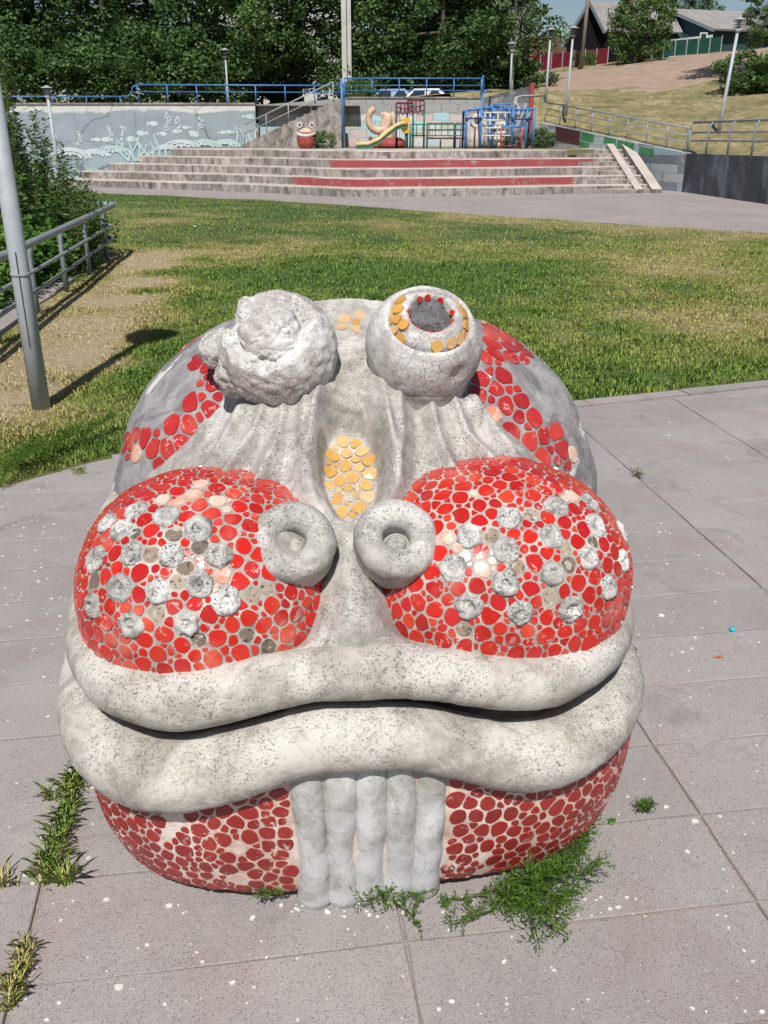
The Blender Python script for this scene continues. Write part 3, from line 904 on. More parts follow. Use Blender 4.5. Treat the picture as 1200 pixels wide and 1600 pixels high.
def make_plaza():
    poly = [(p[0], p[1]) for p in PLAZA_EDGE] + [(9.0, -3.0), (-9.0, -3.0)]
    plaza = link('paved_plaza', mesh_np('paved_plaza', [(a, b, .0) for a, b in poly], [tuple(reversed(range(len(poly))))]), M['joint_sand'], kind='structure')
    rng = random.Random(4)
    du, dv, gp = 1.10, .385, .0048
    n = 0
    for i in range(-3, 7):
        for j in range(-2, 20):
            u0, v0 = -.77 + i * du, 1.90 + (j - 2) * dv
            u1, v1 = u0 + du, v0 + dv
            q = [(u0 + gp, v0 + gp), (u1 - gp, v0 + gp), (u1 - gp, v1 - gp), (u0 + gp, v1 - gp)]
            w = [g2w(*c) for c in q]
            cx, cy = sum(c[0] for c in w) / 4, sum(c[1] for c in w) / 4
            if cy < .9 or abs(cx) > .52 * cy + 1.6 or n > 290: continue
            for a, b in zip(PLAZA_EDGE[:-1], PLAZA_EDGE[1:]):
                ex, ey = b[0] - a[0], b[1] - a[1]; L = math.hypot(ex, ey)
                nx, ny = -ey / L, ex / L
                if (a[0] - 1.5 < cx < b[0] + 1.5): w = clip_poly(w, nx, ny, nx * a[0] + ny * a[1] - (.17 if a[0] > 0 else .02))
                if len(w) < 3: break
            if len(w) < 3: continue
            cx, cy = sum(c[0] for c in w) / len(w), sum(c[1] for c in w) / len(w)
            w2 = []
            for a, b in zip(w, w[1:] + w[:1]):
                L = math.hypot(b[0] - a[0], b[1] - a[1]); q = max(1, int(L / .16))
                for t_ in range(q):
                    f = t_ / q; jx, jy = (rng.gauss(0, .0022), rng.gauss(0, .0022)) if t_ else (rng.uniform(-.004, .004), rng.uniform(-.004, .004))
                    w2.append((a[0] + (b[0] - a[0]) * f + jx, a[1] + (b[1] - a[1]) * f + jy))
            w = w2
            k = len(w); tx, ty = rng.uniform(-.002, .002), rng.uniform(-.003, .003); zz = .012 + rng.uniform(-.0015, .0015)
            ins = [(c[0] + (cx - c[0]) * .004 / max(.05, math.hypot(c[0] - cx, c[1] - cy)), c[1] + (cy - c[1]) * .004 / max(.05, math.hypot(c[0] - cx, c[1] - cy))) for c in w]
            hz = lambda c: zz + (c[0] - cx) * tx + (c[1] - cy) * ty
            V = [(c[0] - cx, c[1] - cy, -.01) for c in w] + [(c[0] - cx, c[1] - cy, hz(c) - .004) for c in w] + [(c[0] - cx, c[1] - cy, hz(c)) for c in ins]
            Fc = [(a, (a + 1) % k, k + (a + 1) % k, k + a) for a in range(k)] + [(k + a, k + (a + 1) % k, 2 * k + (a + 1) % k, 2 * k + a) for a in range(k)] + [tuple(range(2 * k, 3 * k))]
            link('paving_slab', mesh_np('paving_slab', V, Fc), M['paving'], plaza, loc=(cx, cy, .001)); n += 1
    # kerb stones along the lawn on the right
    for (a, b) in zip(PLAZA_EDGE[2:-1], PLAZA_EDGE[3:]):
        ex, ey = b[0] - a[0], b[1] - a[1]; L = math.hypot(ex, ey); m = max(1, round(L / 1.0))
        nx, ny = -ey / L, ex / L
        for i in range(m):
            p = [(a[0] + ex * (i + .006) / m, a[1] + ey * (i + .006) / m), (a[0] + ex * (i + .994) / m, a[1] + ey * (i + .994) / m)]
            poly = [(p[0][0] - nx * .155, p[0][1] - ny * .155), (p[1][0] - nx * .155, p[1][1] - ny * .155), p[1], p[0]]
            MB().prism(poly, -.05, .022 + rng.uniform(0, .006)).build('kerb_stone', M['paving'], plaza)
    return plaza
plaza = make_plaza()

# ------------------------------------------------------------------ lawn, path, terrain
def dryness(x, y):
    """0 lush .. 1 straw, 2 bare earth, over the lawn"""
    p = np.stack([x, y, 0 * x], 1)
    n = fbm(p, .33, 4, 201); n2 = fbm(p, 1.1, 3, 202); n3 = fbm(p, .16, 2, 203)
    d = .29 + .22 * n + .26 * n2 + .12 * n3 + .12 * fbm(p, 3.3, 2, 204)
    d = d + .34 * sstep(1.0, 7.5, x) * sstep(30, 10, y) + .10 * sstep(-1, 4, x)
    d = d - .25 * np.exp(-((x + 1.5) / 2.5) ** 2 - ((y - 13) / 5) ** 2)
    d = d + .55 * np.exp(-((y - (27.6 - .55 * x)) / 2.2) ** 2) * sstep(0, 4, x)          # worn strip by the asphalt on the right
    d = d + .45 * np.exp(-((y - 18.5) / 2.2) ** 2) * np.exp(-((x + 2.6) / 1.6) ** 2)
    d = d + .24 * sstep(.3, 3.0, x) * sstep(15, 9, y)
    # trodden earth along the railing on the left
    rail_x = -4.69 - (y - 13.475) * .115
    w = x - rail_x
    earth = np.exp(-((w - .95) / .55) ** 2) * sstep(19.5, 16.5, y) * sstep(6.0, 8.0, y)
    earth = earth * (0.75 + .5 * n2)
    return d + 1.5 * earth + .4 * np.exp(-((w - .3) / .5) ** 2) * sstep(19, 16, y) + .3 * np.exp(-(w / 1.2) ** 2) * sstep(20, 17, y)
def lawn_mat():
    t = NT('lawn_soil'); a = t.n('ShaderNodeAttribute', attribute_name='dry')
    g = t.coord()
    d = t.math('ADD', a.outputs['Fac'], t.math('MULTIPLY', t.math('SUBTRACT', t.noise(9, 4, .7), .5), .5))
    col = t.ramp(t.math('MULTIPLY', d, .5), [(.08, (.045, .085, .016)), (.22, (.105, .125, .030)), (.40, (.25, .21, .085)), (.60, (.36, .29, .155)), (.85, (.41, .325, .21))])
    col = t.mix(t.ramp(t.noise(45, 4, .75), [(.35, .45), (.6, 0.0)]), col, (.07, .07, .025))
    M['lawn_soil'] = t.done(col, .95, t.bump(t.noise(40, 4, .7), .8, .03))
    t = NT('grass_blade'); a = t.n('ShaderNodeAttribute', attribute_name='tint'); r = t.n('ShaderNodeNewGeometry').outputs['Random Per Island']
    d = t.math('ADD', a.outputs['Fac'], t.math('MULTIPLY', t.math('SUBTRACT', r, .5), .5))
    col = t.ramp(t.math('MULTIPLY', d, .5), [(.02, (.14, .25, .042)), (.15, (.205, .325, .058)), (.30, (.32, .36, .085)), (.48, (.50, .43, .19)), (.8, (.58, .47, .28))])
    M['grass_blade'] = t.done(col, .6)
    M['grass_blade'].node_tree.nodes['Principled BSDF'].inputs['Specular IOR Level'].default_value = .25
lawn_mat()
PATH_EDGE = [(-26, 45.5), (-11.9, 37.2), (-4.5, 33.0), (1.9, 27.7), (8.06, 22.5), (9.06, 21.9), (14, 19.2), (30, 12)]     # lawn meets asphalt
def path_y(x): return np.interp(x, [p[0] for p in PATH_EDGE], [p[1] for p in PATH_EDGE])
def lawn_z(x, y):
    return .015 + .02 * fbm(np.stack([x, y, 0 * x], 1), .5, 2, 210) * sstep(0, 2, y - edge_y(x))
def make_lawn():
    nx, ny = 150, 190
    xs = np.linspace(-26, 24, nx); f = np.linspace(0, 1, ny) ** 1.6
    X = np.repeat(xs[None], ny, 0)
    y0 = edge_y(X) - .015; y1 = path_y(X) + .05
    y1 = np.maximum(y1, y0 + .02)
    Y = y0 + (y1 - y0) * f[:, None]
    Z = lawn_z(X.ravel(), Y.ravel()); Z = Z.reshape(X.shape); Z[0] -= .03
    V = np.stack([X, Y, Z], -1).reshape(-1, 3)
    i = np.arange(ny - 1)[:, None] * nx + np.arange(nx - 1)[None]
    Fq = np.stack([i, i + 1, i + nx + 1, i + nx], -1).reshape(-1, 4)
    me = mesh_np('lawn', V, Fq, True)
    at = me.attributes.new('dry', 'FLOAT', 'POINT'); at.data.foreach_set('value', dryness(V[:, 0], V[:, 1]).astype(np.float32))
    return link('lawn', me, M['lawn_soil'], kind='structure')
lawn = make_lawn()
def asphalt_mat():
    t = NT('asphalt'); w = t.coord()
    col = t.ramp(t.noise(.5, 5, .6), [(.3, (.275, .243, .23)), (.7, (.345, .305, .29))])
    col = t.mix(t.ramp(t.noise(2.2, 4, .65), [(.55, 0.0), (.7, .5)]), col, (.40, .37, .345))
    col = t.mix(t.ramp(t.noise(60, 3, .7), [(.35, .5), (.5, 0.0)]), col, (.14, .13, .13))
    M['asphalt'] = t.done(col, .93, t.bump(t.noise(60, 3, .7), .4, .01))
    t = NT('far_ground')
    col = t.ramp(t.noise(.12, 5, .6), [(.3, (.10, .105, .04)), (.7, (.22, .18, .085))])
    M['far_ground'] = t.done(col, .95)
asphalt_mat()
link('ground', mesh_np('ground', [(-900, -300, -.06), (900, -300, -.06), (900, 1500, -.06), (-900, 1500, -.06)], [(0, 1, 2, 3)]), M['far_ground'], kind='structure')
pp = [(x, y) for x, y in PATH_EDGE] + [(30, 52), (-26, 52)]
link('asphalt_path', mesh_np('asphalt_path', [(a, b, .006) for a, b in pp], [tuple(range(len(pp)))]), M['asphalt'], kind='structure')

# ------------------------------------------------------------------ hillside on the right and the upper street level
CTRL = [(800, 138, 51), (845, 172, 49.5), (760, 146, 54), (700, 150, 56), (950, 178, 46), (1000, 192, 43), (1062, 226, 39), (1200, 236, 32.5), (1200, 165, 43), (1050, 158, 50), (900, 122, 63), (862, 110, 74), (940, 101, 74),
        (1050, 89, 74), (1130, 81, 74), (1200, 75, 73), (800, 127, 70), (1400, 62, 72), (1400, 215, 34), (1500, 130, 46), (1600, 250, 26), (740, 143, 70), (900, 104, 95), (1100, 84, 95), (1300, 66, 95), (1600, 60, 90), (1000, 137, 56), (1120, 120, 56), (1120, 185, 43.5)]
_cp = np.array([on_y(*c)[:] for c in CTRL])
_cp[-6:-3, 2] = _cp[[11, 13, 17], 2] + .6
def _tps(r): return np.where(r > 1e-6, r * r * np.log(np.maximum(r, 1e-6)), 0)
_n = len(_cp); _A = np.zeros((_n + 3, _n + 3)); _D = np.linalg.norm(_cp[:, None, :2] - _cp[None, :, :2], axis=2)
_A[:_n, :_n] = _tps(_D) + np.eye(_n) * 2.0; _A[:_n, _n] = 1; _A[:_n, _n + 1:] = _cp[:, :2]; _A[_n:, :_n] = _A[:_n, _n:].T
_wt = np.linalg.solve(_A, np.r_[_cp[:, 2], 0, 0, 0])
def hill_z(x, y):
    x = np.atleast_1d(np.asarray(x, float)); y = np.atleast_1d(np.asarray(y, float))
    D = np.sqrt((x[:, None] - _cp[None, :, 0]) ** 2 + (y[:, None] - _cp[None, :, 1]) ** 2)
    return np.clip(_tps(D) @ _wt[:_n] + _wt[_n] + _wt[_n + 1] * x + _wt[_n + 2] * y, 1.2, 9.5)
WALL_R = [(7.55, 49.6), (7.62, 48.0), (11.79, 37.63), (12.55, 30.88), (13.6, 22.0)]            # foot of the retaining walls on the right
WALL_TOP = [2.75, 2.62, 1.42, 1.46, 1.5]
def wall_x(y): return np.interp(y, [p[1] for p in WALL_R[::-1]], [p[0] for p in WALL_R[::-1]])
def wall_t(y): return np.interp(y, [p[1] for p in WALL_R[::-1]], WALL_TOP[::-1])
SOIL = [(835, 140), (872, 113), (950, 102), (1060, 88), (1140, 80), (1200, 72), (1400, 60), (1400, 92), (1210, 108), (1110, 128), (1040, 138), (960, 143), (890, 145)]
def make_hill():
    ys = np.r_[np.linspace(22, 62, 90), np.linspace(63, 110, 40)]; nx = 90
    V = []
    for y in ys:
        x0 = wall_x(y) + .22 if y < 49.5 else 3.4 if y < 52 else -1.0
        xs = x0 + (60 - x0) * np.linspace(0, 1, nx) ** 1.5
        z = hill_z(xs, np.full(nx, y))
        if y < 49.5:
            k = sstep(0, 2.5, xs - x0); z = (wall_t(y) - .05) * (1 - k) + np.maximum(z, wall_t(y) - .05) * k
        V.append(np.stack([xs, np.full(nx, y), z], 1))
    V = np.concatenate(V); V[:, 2] += .06 * fbm(V * [1, 1, 0], .8, 3, 230)
    ny = len(ys); i = np.arange(ny - 1)[:, None] * nx + np.arange(nx - 1)[None]
    Fq = np.stack([i, i + 1, i + nx + 1, i + nx], -1).reshape(-1, 4)
    me = mesh_np('hillside', V, Fq, True)
    px, py = to_px(V); jit = 7 * fbm(V * [1, 1, 0], .5, 3, 231)
    soil = in_poly(px + jit, py + jit * .8, SOIL).astype(float) * (V[:, 1] > 47)
    at = me.attributes.new('dry', 'FLOAT', 'POINT'); at.data.foreach_set('value', (soil + 0).astype(np.float32))
    t = NT('hill_grass'); a = t.n('ShaderNodeAttribute', attribute_name='dry'); w = t.coord()
    col = t.ramp(t.noise(.55, 6, .7, dist=.4), [(.30, (.12, .125, .045)), (.46, (.24, .20, .095)), (.62, (.35, .285, .15)), (.8, (.42, .34, .20))])
    col = t.mix(t.ramp(t.noise(3, 6, .8, vec=t.coord((1, .5, 1))), [(.38, .75), (.52, 0.0)]), col, (.085, .095, .03))
    so = t.ramp(t.noise(1.4, 5, .65), [(.3, (.29, .205, .15)), (.7, (.40, .295, .225))])
    fac = t.ramp(t.math('ADD', a.outputs['Fac'], t.math('MULTIPLY', t.math('SUBTRACT', t.noise(2.2, 5, .7), .5), .9)), [(.42, 0.0), (.58, 1.0)])
    col = t.mix(fac, col, so)
    M['hill_grass'] = t.done(col, .95, t.bump(t.noise(4, 5, .75), .9, .12))
    link('hillside', me, M['hill_grass'], kind='structure')
make_hill()
up = MB().add([(-160, 48.2, 3.36), (-1.2, 48.2, 3.36), (-1.2, 50.4, 3.5), (4.2, 50.4, 3.5), (4.2, 120, 4.4), (-160, 120, 4.4), (-160, 60, 3.42), (4.2, 60, 3.7)], [(0, 1, 2, 7, 6), (2, 3, 7), (6, 7, 4, 5)])
up.build('upper_ground', M['far_ground'], kind='structure')

# ------------------------------------------------------------------ stepped seating, terrace and mural walls
def step_mat(name, red=None):
    t = NT(name); w = t.coord(); x, y, z = t.sep(w)
    top = t.ramp(t.noise(1.2, 5, .6), [(.3, (.40, .345, .31)), (.7, (.53, .47, .43))])
    drip = t.noise(3.2, 7, .78, vec=t.coord((1, 1, .45)), dist=.5)
    face = t.mix(t.ramp(drip, [(.36, 0.0), (.66, 1.0)]), (.085, .07, .062), (.52, .475, .44))
    face = t.mix(t.ramp(t.noise(.35, 4, .6), [(.35, .55), (.6, 0.0)]), face, (.10, .085, .075))
    if red:
        rx = t.math('ADD', x, t.math('MULTIPLY', t.math('SUBTRACT', t.noise(1.5, 5, .75), .5), 1.6))
        m = t.math('MULTIPLY', t.ramp(t.math('MULTIPLY_ADD', rx, .02, .5), [(red[0] * .02 + .5, 0.0), (red[0] * .02 + .503, 1.0)]), t.ramp(t.math('MULTIPLY_ADD', rx, .02, .5), [(red[1] * .02 + .5, 1.0), (red[1] * .02 + .503, 0.0)]))
        m = t.math('MULTIPLY', m, t.ramp(t.noise(4, 6, .78), [(.34, .0), (.45, .95)]))
        face = t.mix(m, face, (.30, .052, .055))
    nz = t.sep(t.n('ShaderNodeNewGeometry').outputs['Normal'])[2]
    col = t.mix(t.ramp(nz, [(.4, 0.0), (.6, 1.0)]), face, top)
    M[name] = t.done(col, .92, t.bump(t.noise(9, 5, .7), .6, .02))
step_mat('step_plain'); step_mat('step_red_wide', (-2.2, 8.6)); step_mat('step_red_low', (-3.6, 7.4))
FRONT = [(-14.5, 42.0), (-5.07, 37.3), (-2.2, 35.0), (-.93, 34.45), (.4, 34.6), (4.8, 35.6), (10.35, 37.4)]
RISE, RUN = .30, 1.0
steps = empty('amphitheatre_steps', (0, 36, 0), 0, 'wide tier of worn concrete steps with two red painted risers below the playground', 'steps')
def front_y(x): return np.interp(x, [p[0] for p in FRONT], [p[1] for p in FRONT])
lefts = [-14.3, -13.4, -12.3, -11.0, -9.6]
for i in range(5):
    xs = [lefts[i]] + [p[0] for p in FRONT if p[0] > lefts[i] + .3]
    xs = sorted(set(xs + list(np.linspace(lefts[i], 10.35, 26))))
    f = [(x, float(front_y(x)) + RUN * i + .03 * math.sin(x * 2.1 + i)) for x in xs]
    bk = [(x, float(front_y(x)) + RUN * (i + 1) + .25) for x in reversed(xs)] if i < 4 else [(10.35, 46.0), (lefts[i], 46.0)]
    poly = [(a, b - 36) for a, b in f + bk]
    z1 = RISE * (i + 1)
    m = MB(); n = len(poly)
    V = [(a, b, RISE * i - .05) for a, b in poly] + [(a, b, z1 - .03 + .012 * math.sin(a * 3.3 + i)) for a, b in poly]
    V += [(a, b + (.025 if k < len(f) else 0), z1 + .008 * math.sin(a * 1.7 + i)) for k, (a, b) in enumerate(poly)]
    m.add(V, [(k, (k + 1) % n, n + (k + 1) % n, n + k) for k in range(n)] + [(n + k, n + (k + 1) % n, 2 * n + (k + 1) % n, 2 * n + k) for k in range(n)] + [tuple(range(2 * n, 3 * n))])
    m.build('step', M[('step_plain', 'step_red_low', 'step_plain', 'step_red_wide', 'step_plain')[i]], steps)
# the walking flight on the right, two risers to each tier, between two sloping strips
for k in range(10):
    y0 = 36.55 + k * .5; z = .15 * (k + 1)
    if k % 2 == 0 and k < 9: MB().box((7.7 + .05 * k, y0 - 36, z - .17), (9.75, y0 - 36 + .56, z + .004)).build('small_step', M['step_plain'], steps)
for (xa, xb) in ((9.75, 10.05), (10.45, 10.85)):
    MB().beam((xa + .1, .75, .05), (xa - .05, 5.6, 1.62), xb - xa, .22).build('ramp_strip', M['step_plain'], steps)
for k in range(9):
    MB().box((10.06, .95 + k * .52, .15 * k), (10.44, 1.5 + k * .52, .15 * (k + 1))).build('small_step', M['step_plain'], steps)
link('terrace', MB().prism([(-9.6, 44.5), (7.9, 40.5), (10.3, 41.5), (9.0, 45.5), (7.6, 48.3), (5, 49.0), (-9.6, 48.0)], 1.30, 1.503).build('terrace_tmp').data, M['far_ground'], kind='structure')
bpy.data.objects.remove(bpy.data.objects['terrace_tmp'])

def wall_mat(name, fn):
    t = NT(name); col, h = fn(t)
    col = t.mix(t.ramp(t.noise(3, 6, .75, vec=t.coord((1, 1, .35))), [(.56, 0.0), (.75, .6)]), col, (.12, .11, .105))
    M[name] = t.done(col, .9, t.bump(h, .6, .02))
def _sea(t):
    x, y, z = t.sep(t.coord())
    base = t.ramp(t.noise(1.0, 5, .6), [(.3, (.235, .28, .315)), (.7, (.31, .36, .395))])
    nz = t.math('ADD', z, t.math('MULTIPLY', t.math('SUBTRACT', t.noise(.30, 5, .7), .5), 1.0))
    up = t.ramp(t.math('MULTIPLY', nz, .2), [(.615, 0.0), (.63, 1.0)])
    white = t.ramp(t.noise(.9, 4, .6), [(.3, (.60, .60, .585)), (.72, (.50, .50, .49)), (.74, (.55, .42, .22))])
    col = t.mix(up, base, white)
    low = t.ramp(t.math('MULTIPLY', z, .2), [(.10, 1.0), (.36, 0.0)])
    col = t.mix(t.math('MULTIPLY', low, .5), col, (.33, .46, .47))
    wv = t.mix(.25, t.coord((.35, 1, 1.1)), t.noise(.8, 4, .6, out=1))
    cr = t.ramp(t.voro(.55, 'DISTANCE_TO_EDGE', vec=wv), [(.0015, 1.0), (.005, 0.0)])
    col = t.mix(t.math('MULTIPLY', cr, .8), col, (.07, .065, .06))
    return col, t.noise(8, 5, .7)
wall_mat('sea_wall', _sea)
def _pixels(cols, up_col, cut, sx, sz, up_mix=.9):
    def f(t):
        x, y, z = t.sep(t.coord())
        v = t.n('ShaderNodeCombineXYZ')
        row = t.math('FLOOR', t.math('MULTIPLY', z, sz))
        xo = t.math('ADD', t.math('MULTIPLY', t.math('ADD', x, y), sx), t.math('MULTIPLY', t.math('MODULO', row, 2.0), .5))
        t.put(v, 0, t.math('FLOOR', xo)); t.put(v, 1, row)
        wn_ = t.n('ShaderNodeTexWhiteNoise'); t.put(wn_, 0, v.outputs[0])
        col = t.ramp(wn_.outputs[0], [(i / len(cols), c) for i, c in enumerate(cols)], 'CONSTANT')
        col = t.mix(t.ramp(t.noise(1.6, 6, .72), [(.55, 0.0), (.64, .6)]), col, (.42, .40, .37))
        nz = t.math('ADD', z, t.math('MULTIPLY', t.math('SUBTRACT', t.noise(.7, 4, .6), .5), .8))
        m = t.ramp(t.math('MULTIPLY', nz, .2), [(cut * .2, 0.0), (cut * .2 + .01, up_mix)])
        grey = t.ramp(t.noise(2, 5, .65), [(.3, tuple(c * .8 for c in up_col)), (.7, up_col)])
        col = t.mix(m, col, grey)
        fx = t.math('PINGPONG', xo, .5); fz = t.math('PINGPONG', t.math('MULTIPLY', z, sz), .5)
        jt = t.ramp(t.math('MINIMUM', fx, fz), [(.0, .6), (.05, 0.0)])
        col = t.mix(jt, col, (.13, .125, .12))
        return col, t.noise(7, 5, .7)
    return f
wall_mat('pixel_wall', _pixels([(.36, .56, .60), (.58, .58, .56), (.55, .46, .45), (.42, .60, .62), (.50, .50, .46), (.60, .60, .59), (.40, .53, .55), (.55, .48, .40)], (.34, .335, .33), 2.95, 1.2, 2.6))
wall_mat('dark_block_wall', _pixels([(.12, .125, .135), (.16, .165, .18), (.09, .09, .10), (.22, .225, .24), (.14, .145, .155)], (.13, .13, .14), 9.0, 1.3, 4.0))
wall_mat('blue_block_wall', _pixels([(.30, .34, .37), (.22, .25, .29), (.38, .42, .43), (.27, .36, .39), (.44, .45, .45), (.15, .17, .20), (.35, .40, .42)], (.4, .4, .4), 9.0, 1.0, 3.0))
def _navy(t):
    col = t.ramp(t.noise(.8, 5, .65), [(.3, (.035, .038, .046)), (.6, (.075, .08, .095)), (.75, (.14, .16, .19))])
    col = t.mix(t.ramp(t.noise(1.1, 3, .5, vec=t.coord((1, 1, .5))), [(.6, 0.0), (.68, .6)]), col, (.20, .25, .29))
    return col, t.noise(6, 5, .7)
wall_mat('navy_wall', _navy)

def panel_wall(name, pts, z0, z1, thick, mat, label, back=(0, 1)):
    """wall following a plan polyline; z0, z1 per point; thickness to the back; each bay is a panel of its own"""
    w = empty(name, (pts[0][0], pts[0][1], 0), 0, label, 'wall')
    ox, oy = pts[0]
    for k in range(len(pts) - 1):
        a, b = pts[k], pts[k + 1]; L = math.hypot(b[0] - a[0], b[1] - a[1]); m = max(1, round(L / 3.0))
        nx, ny = -(b[1] - a[1]) / L, (b[0] - a[0]) / L
        if nx * back[0] + ny * back[1] < 0: nx, ny = -nx, -ny
        for i in range(m):
            f0, f1 = i / m + .004 / L, (i + 1) / m - .004 / L
            P = [(a[0] + (b[0] - a[0]) * f, a[1] + (b[1] - a[1]) * f, z0[k] + (z0[k + 1] - z0[k]) * f, z1[k] + (z1[k + 1] - z1[k]) * f) for f in (f0, f1)]
            (xa, ya, la, ha), (xb, yb, lb, hb) = P
            V = [(xa, ya, la), (xb, yb, lb), (xb + nx * thick, yb + ny * thick, lb), (xa + nx * thick, ya + ny * thick, la), (xa, ya, ha), (xb, yb, hb), (xb + nx * thick, yb + ny * thick, hb), (xa + nx * thick, ya + ny * thick, ha)]
            V = [(v[0] - ox, v[1] - oy, v[2]) for v in V]
            MB().add(V, [(3, 2, 1, 0), (4, 5, 6, 7), (0, 1, 5, 4), (1, 2, 6, 5), (2, 3, 7, 6), (3, 0, 4, 7)]).build('wall_panel', M[mat], w)
    return w
sea = panel_wall('mural_wall', [(-30, 48.0), (-6.3, 48.0)], [-.05, -.05], [3.42, 3.42], .35, 'sea_wall', 'long grey concrete wall painted with a pale undersea mural of fish and coral')
MB().box((.0, -.06, 3.423), (23.7, .42, 3.50)).build('coping', M['step_plain'], sea)
pixw = panel_wall('mural_wall', [(-6.3, 48.9), (-1.9, 48.9), (4.95, 48.9)], [1.4, 1.4, 1.4], [3.42, 3.72, 3.72], .35, 'pixel_wall', 'wall behind the slide painted in pale blue, pink and white squares')
MB().box((4.42, -.05, 3.723), (11.25, .40, 3.79)).build('coping', M['step_plain'], pixw)
darkw = panel_wall('block_wall', [(4.97, 48.95), (7.0, 47.6)], [1.4, 1.4], [3.75, 4.22], .3, 'dark_block_wall', 'dark grey wall of painted blocks rising beside the climbing frame')
plain('column_red', (.30, .045, .04), .7)
MB().box((2.04, -1.5, 1.4), (2.24, -1.2, 4.35)).build('red_end_post', M['column_red'], darkw)
rw = panel_wall('retaining_wall', WALL_R[1:3], [-.05, -.05], [WALL_TOP[1], WALL_TOP[2]], .3, 'blue_block_wall', 'sloping retaining wall painted with grey blue, maroon and green blocks', (1, 0))
navy = panel_wall('retaining_wall', WALL_R[2:], [-.05, -.05, -.05], WALL_TOP[2:], .35, 'navy_wall', 'low dark navy retaining wall under the grey handrail at the right edge', (1, 0))
# painted colour fields on the sloping wall
plain('maroon_paint', (.075, .022, .026), .75); plain('green_paint', (.045, .20, .075), .75, .4)
def wall_patch(f0, f1, d0, d1, mat, name):
    a, b = Vector(WALL_R[1]), Vector(WALL_R[2]); d = (b - a); n = Vector((d.y, -d.x)).normalized() * .006
    if n.x > 0: n = -n
    V = []
    for f in (f0, f1):
        p = a + d * f + n - a; t = WALL_TOP[1] + (WALL_TOP[2] - WALL_TOP[1]) * f
        V += [(p.x, p.y, t - d0), (p.x, p.y, t - d1)]
    MB().add(V, [(0, 1, 3, 2)]).build(name, M[mat], rw)
wall_patch(.14, .33, .02, .62, 'maroon_paint', 'painted_block')
wall_patch(.335, .43, .02, .36, 'green_paint', 'painted_block'); wall_patch(.33, .40, .42, .72, 'green_paint', 'painted_block')
wall_patch(.50, .58, .02, .30, 'green_paint', 'painted_block'); wall_patch(.59, .70, .04, .36, 'green_paint', 'painted_block'); wall_patch(.73, .82, .1, .38, 'green_paint', 'painted_block')

# undersea mural: white and pale green brushwork, a skin on the wall
def mural():
    plain('mural_white', (.52, .58, .58), .8, .1); plain('mural_green', (.40, .52, .52), .8, .1)
    W, G = MB(), MB(); rng = random.Random(21); lay = [0]
    def P(px, py): q = on_y(px, py, 48.0); return (q.x + 30, q.z)
    def nxt(): lay[0] += 1; return -.006 - .00035 * lay[0]
    def disc(m, x, z, rx, rz, n=10): Yw = nxt(); m.add([(x + rx * math.cos(2 * PI * k / n), Yw, z + rz * math.sin(2 * PI * k / n)) for k in range(n)], [tuple(reversed(range(n)))])
    def ring(m, x, z, r, w, n=10): 
        Yw = nxt()
        m.add([(x + r * math.cos(2 * PI * k / n), Yw, z + r * math.sin(2 * PI * k / n)) for k in range(n)] + [(x + (r - w) * math.cos(2 * PI * k / n), Yw, z + (r - w) * math.sin(2 * PI * k / n)) for k in range(n)], [(k, n + k, n + (k + 1) % n, (k + 1) % n) for k in range(n)])
    def stroke(m, pts, w):
        V = []; k = len(pts); Yw = nxt()
        for i, (x, z) in enumerate(pts):
            a, b = pts[max(i - 1, 0)], pts[min(i + 1, k - 1)]; L = math.hypot(b[0] - a[0], b[1] - a[1]) or 1
            nx, nz = -(b[1] - a[1]) / L, (b[0] - a[0]) / L; ww = w * (1 - .5 * i / k) / 2
            V += [(x + nx * ww, Yw, z + nz * ww), (x - nx * ww, Yw, z - nz * ww)]
        m.add(V, [(2 * i, 2 * i + 1, 2 * i + 3, 2 * i + 2) for i in range(k - 1)])
    for (px, py, s, f) in [(240, 193, .34, -1), (220, 208, .36, 1), (205, 217, .38, 1), (165, 218, .36, 1), (152, 218, .3, -1), (255, 209, .3, -1), (275, 205, .3, 1), (300, 207, .28, 1), (306, 211, .28, -1), (348, 207, .25, -1), (390, 182, .36, -1), (290, 199, .26, 1), (358, 206, .26, 1)]:
        x, z = P(px, py); m = G if px == 390 else W
        disc(m, x, z, s * .62, s * .34); Yw = nxt(); m.add([(x + f * s * .5, Yw, z), (x + f * s, Yw, z + s * .3), (x + f * s, Yw, z - s * .3)], [(0, 1, 2) if f < 0 else (0, 2, 1)])
    for (px, y0, y1) in [(172, 200, 224), (191, 198, 228), (262, 176, 202), (278, 184, 206), (313, 185, 198), (122, 208, 228), (84, 212, 230)]:
        py = y0
        while py < y1:
            x, z = P(px + rng.uniform(-3, 3), py); ring(W, x, z, rng.uniform(.06, .12), .05); py += rng.uniform(3, 6)
    px = 112
    while px < 385:
        base = 256 - (px - 110) * .075; x, z = P(px, base); r = rng.uniform(.30, .5); m = G if rng.random() < .45 else W
        kind = rng.random()
        if kind < .55:                       # an arch of coral with dots
            for rr in (r * 1.25, r, r * .66): stroke(m, [(x + rr * 1.6 * math.cos(t), z + .25 + rr * .75 * math.sin(t)) for t in np.linspace(0, PI, 12)], .12)
            for k in range(5): disc(W, x + (k - 2) * r * .42, z + .42 + .06 * (k % 2), .07, .07, 6)
            px += r * 78
        else:                                # waving weed
            for k in range(5):
                x0 = x + (k - 2) * .22; L = rng.uniform(.6, 1.3); ph = rng.uniform(0, 6)
                stroke(G, [(x0 + .16 * math.sin(ph + 4 * s) + (k - 2) * .22 * s, z - .1 + L * s) for s in np.linspace(0, 1, 10)], .13)
            px += 24
    W.build('painted_fish_and_bubbles', M['mural_white'], sea); G.build('painted_weed', M['mural_green'], sea)
mural()

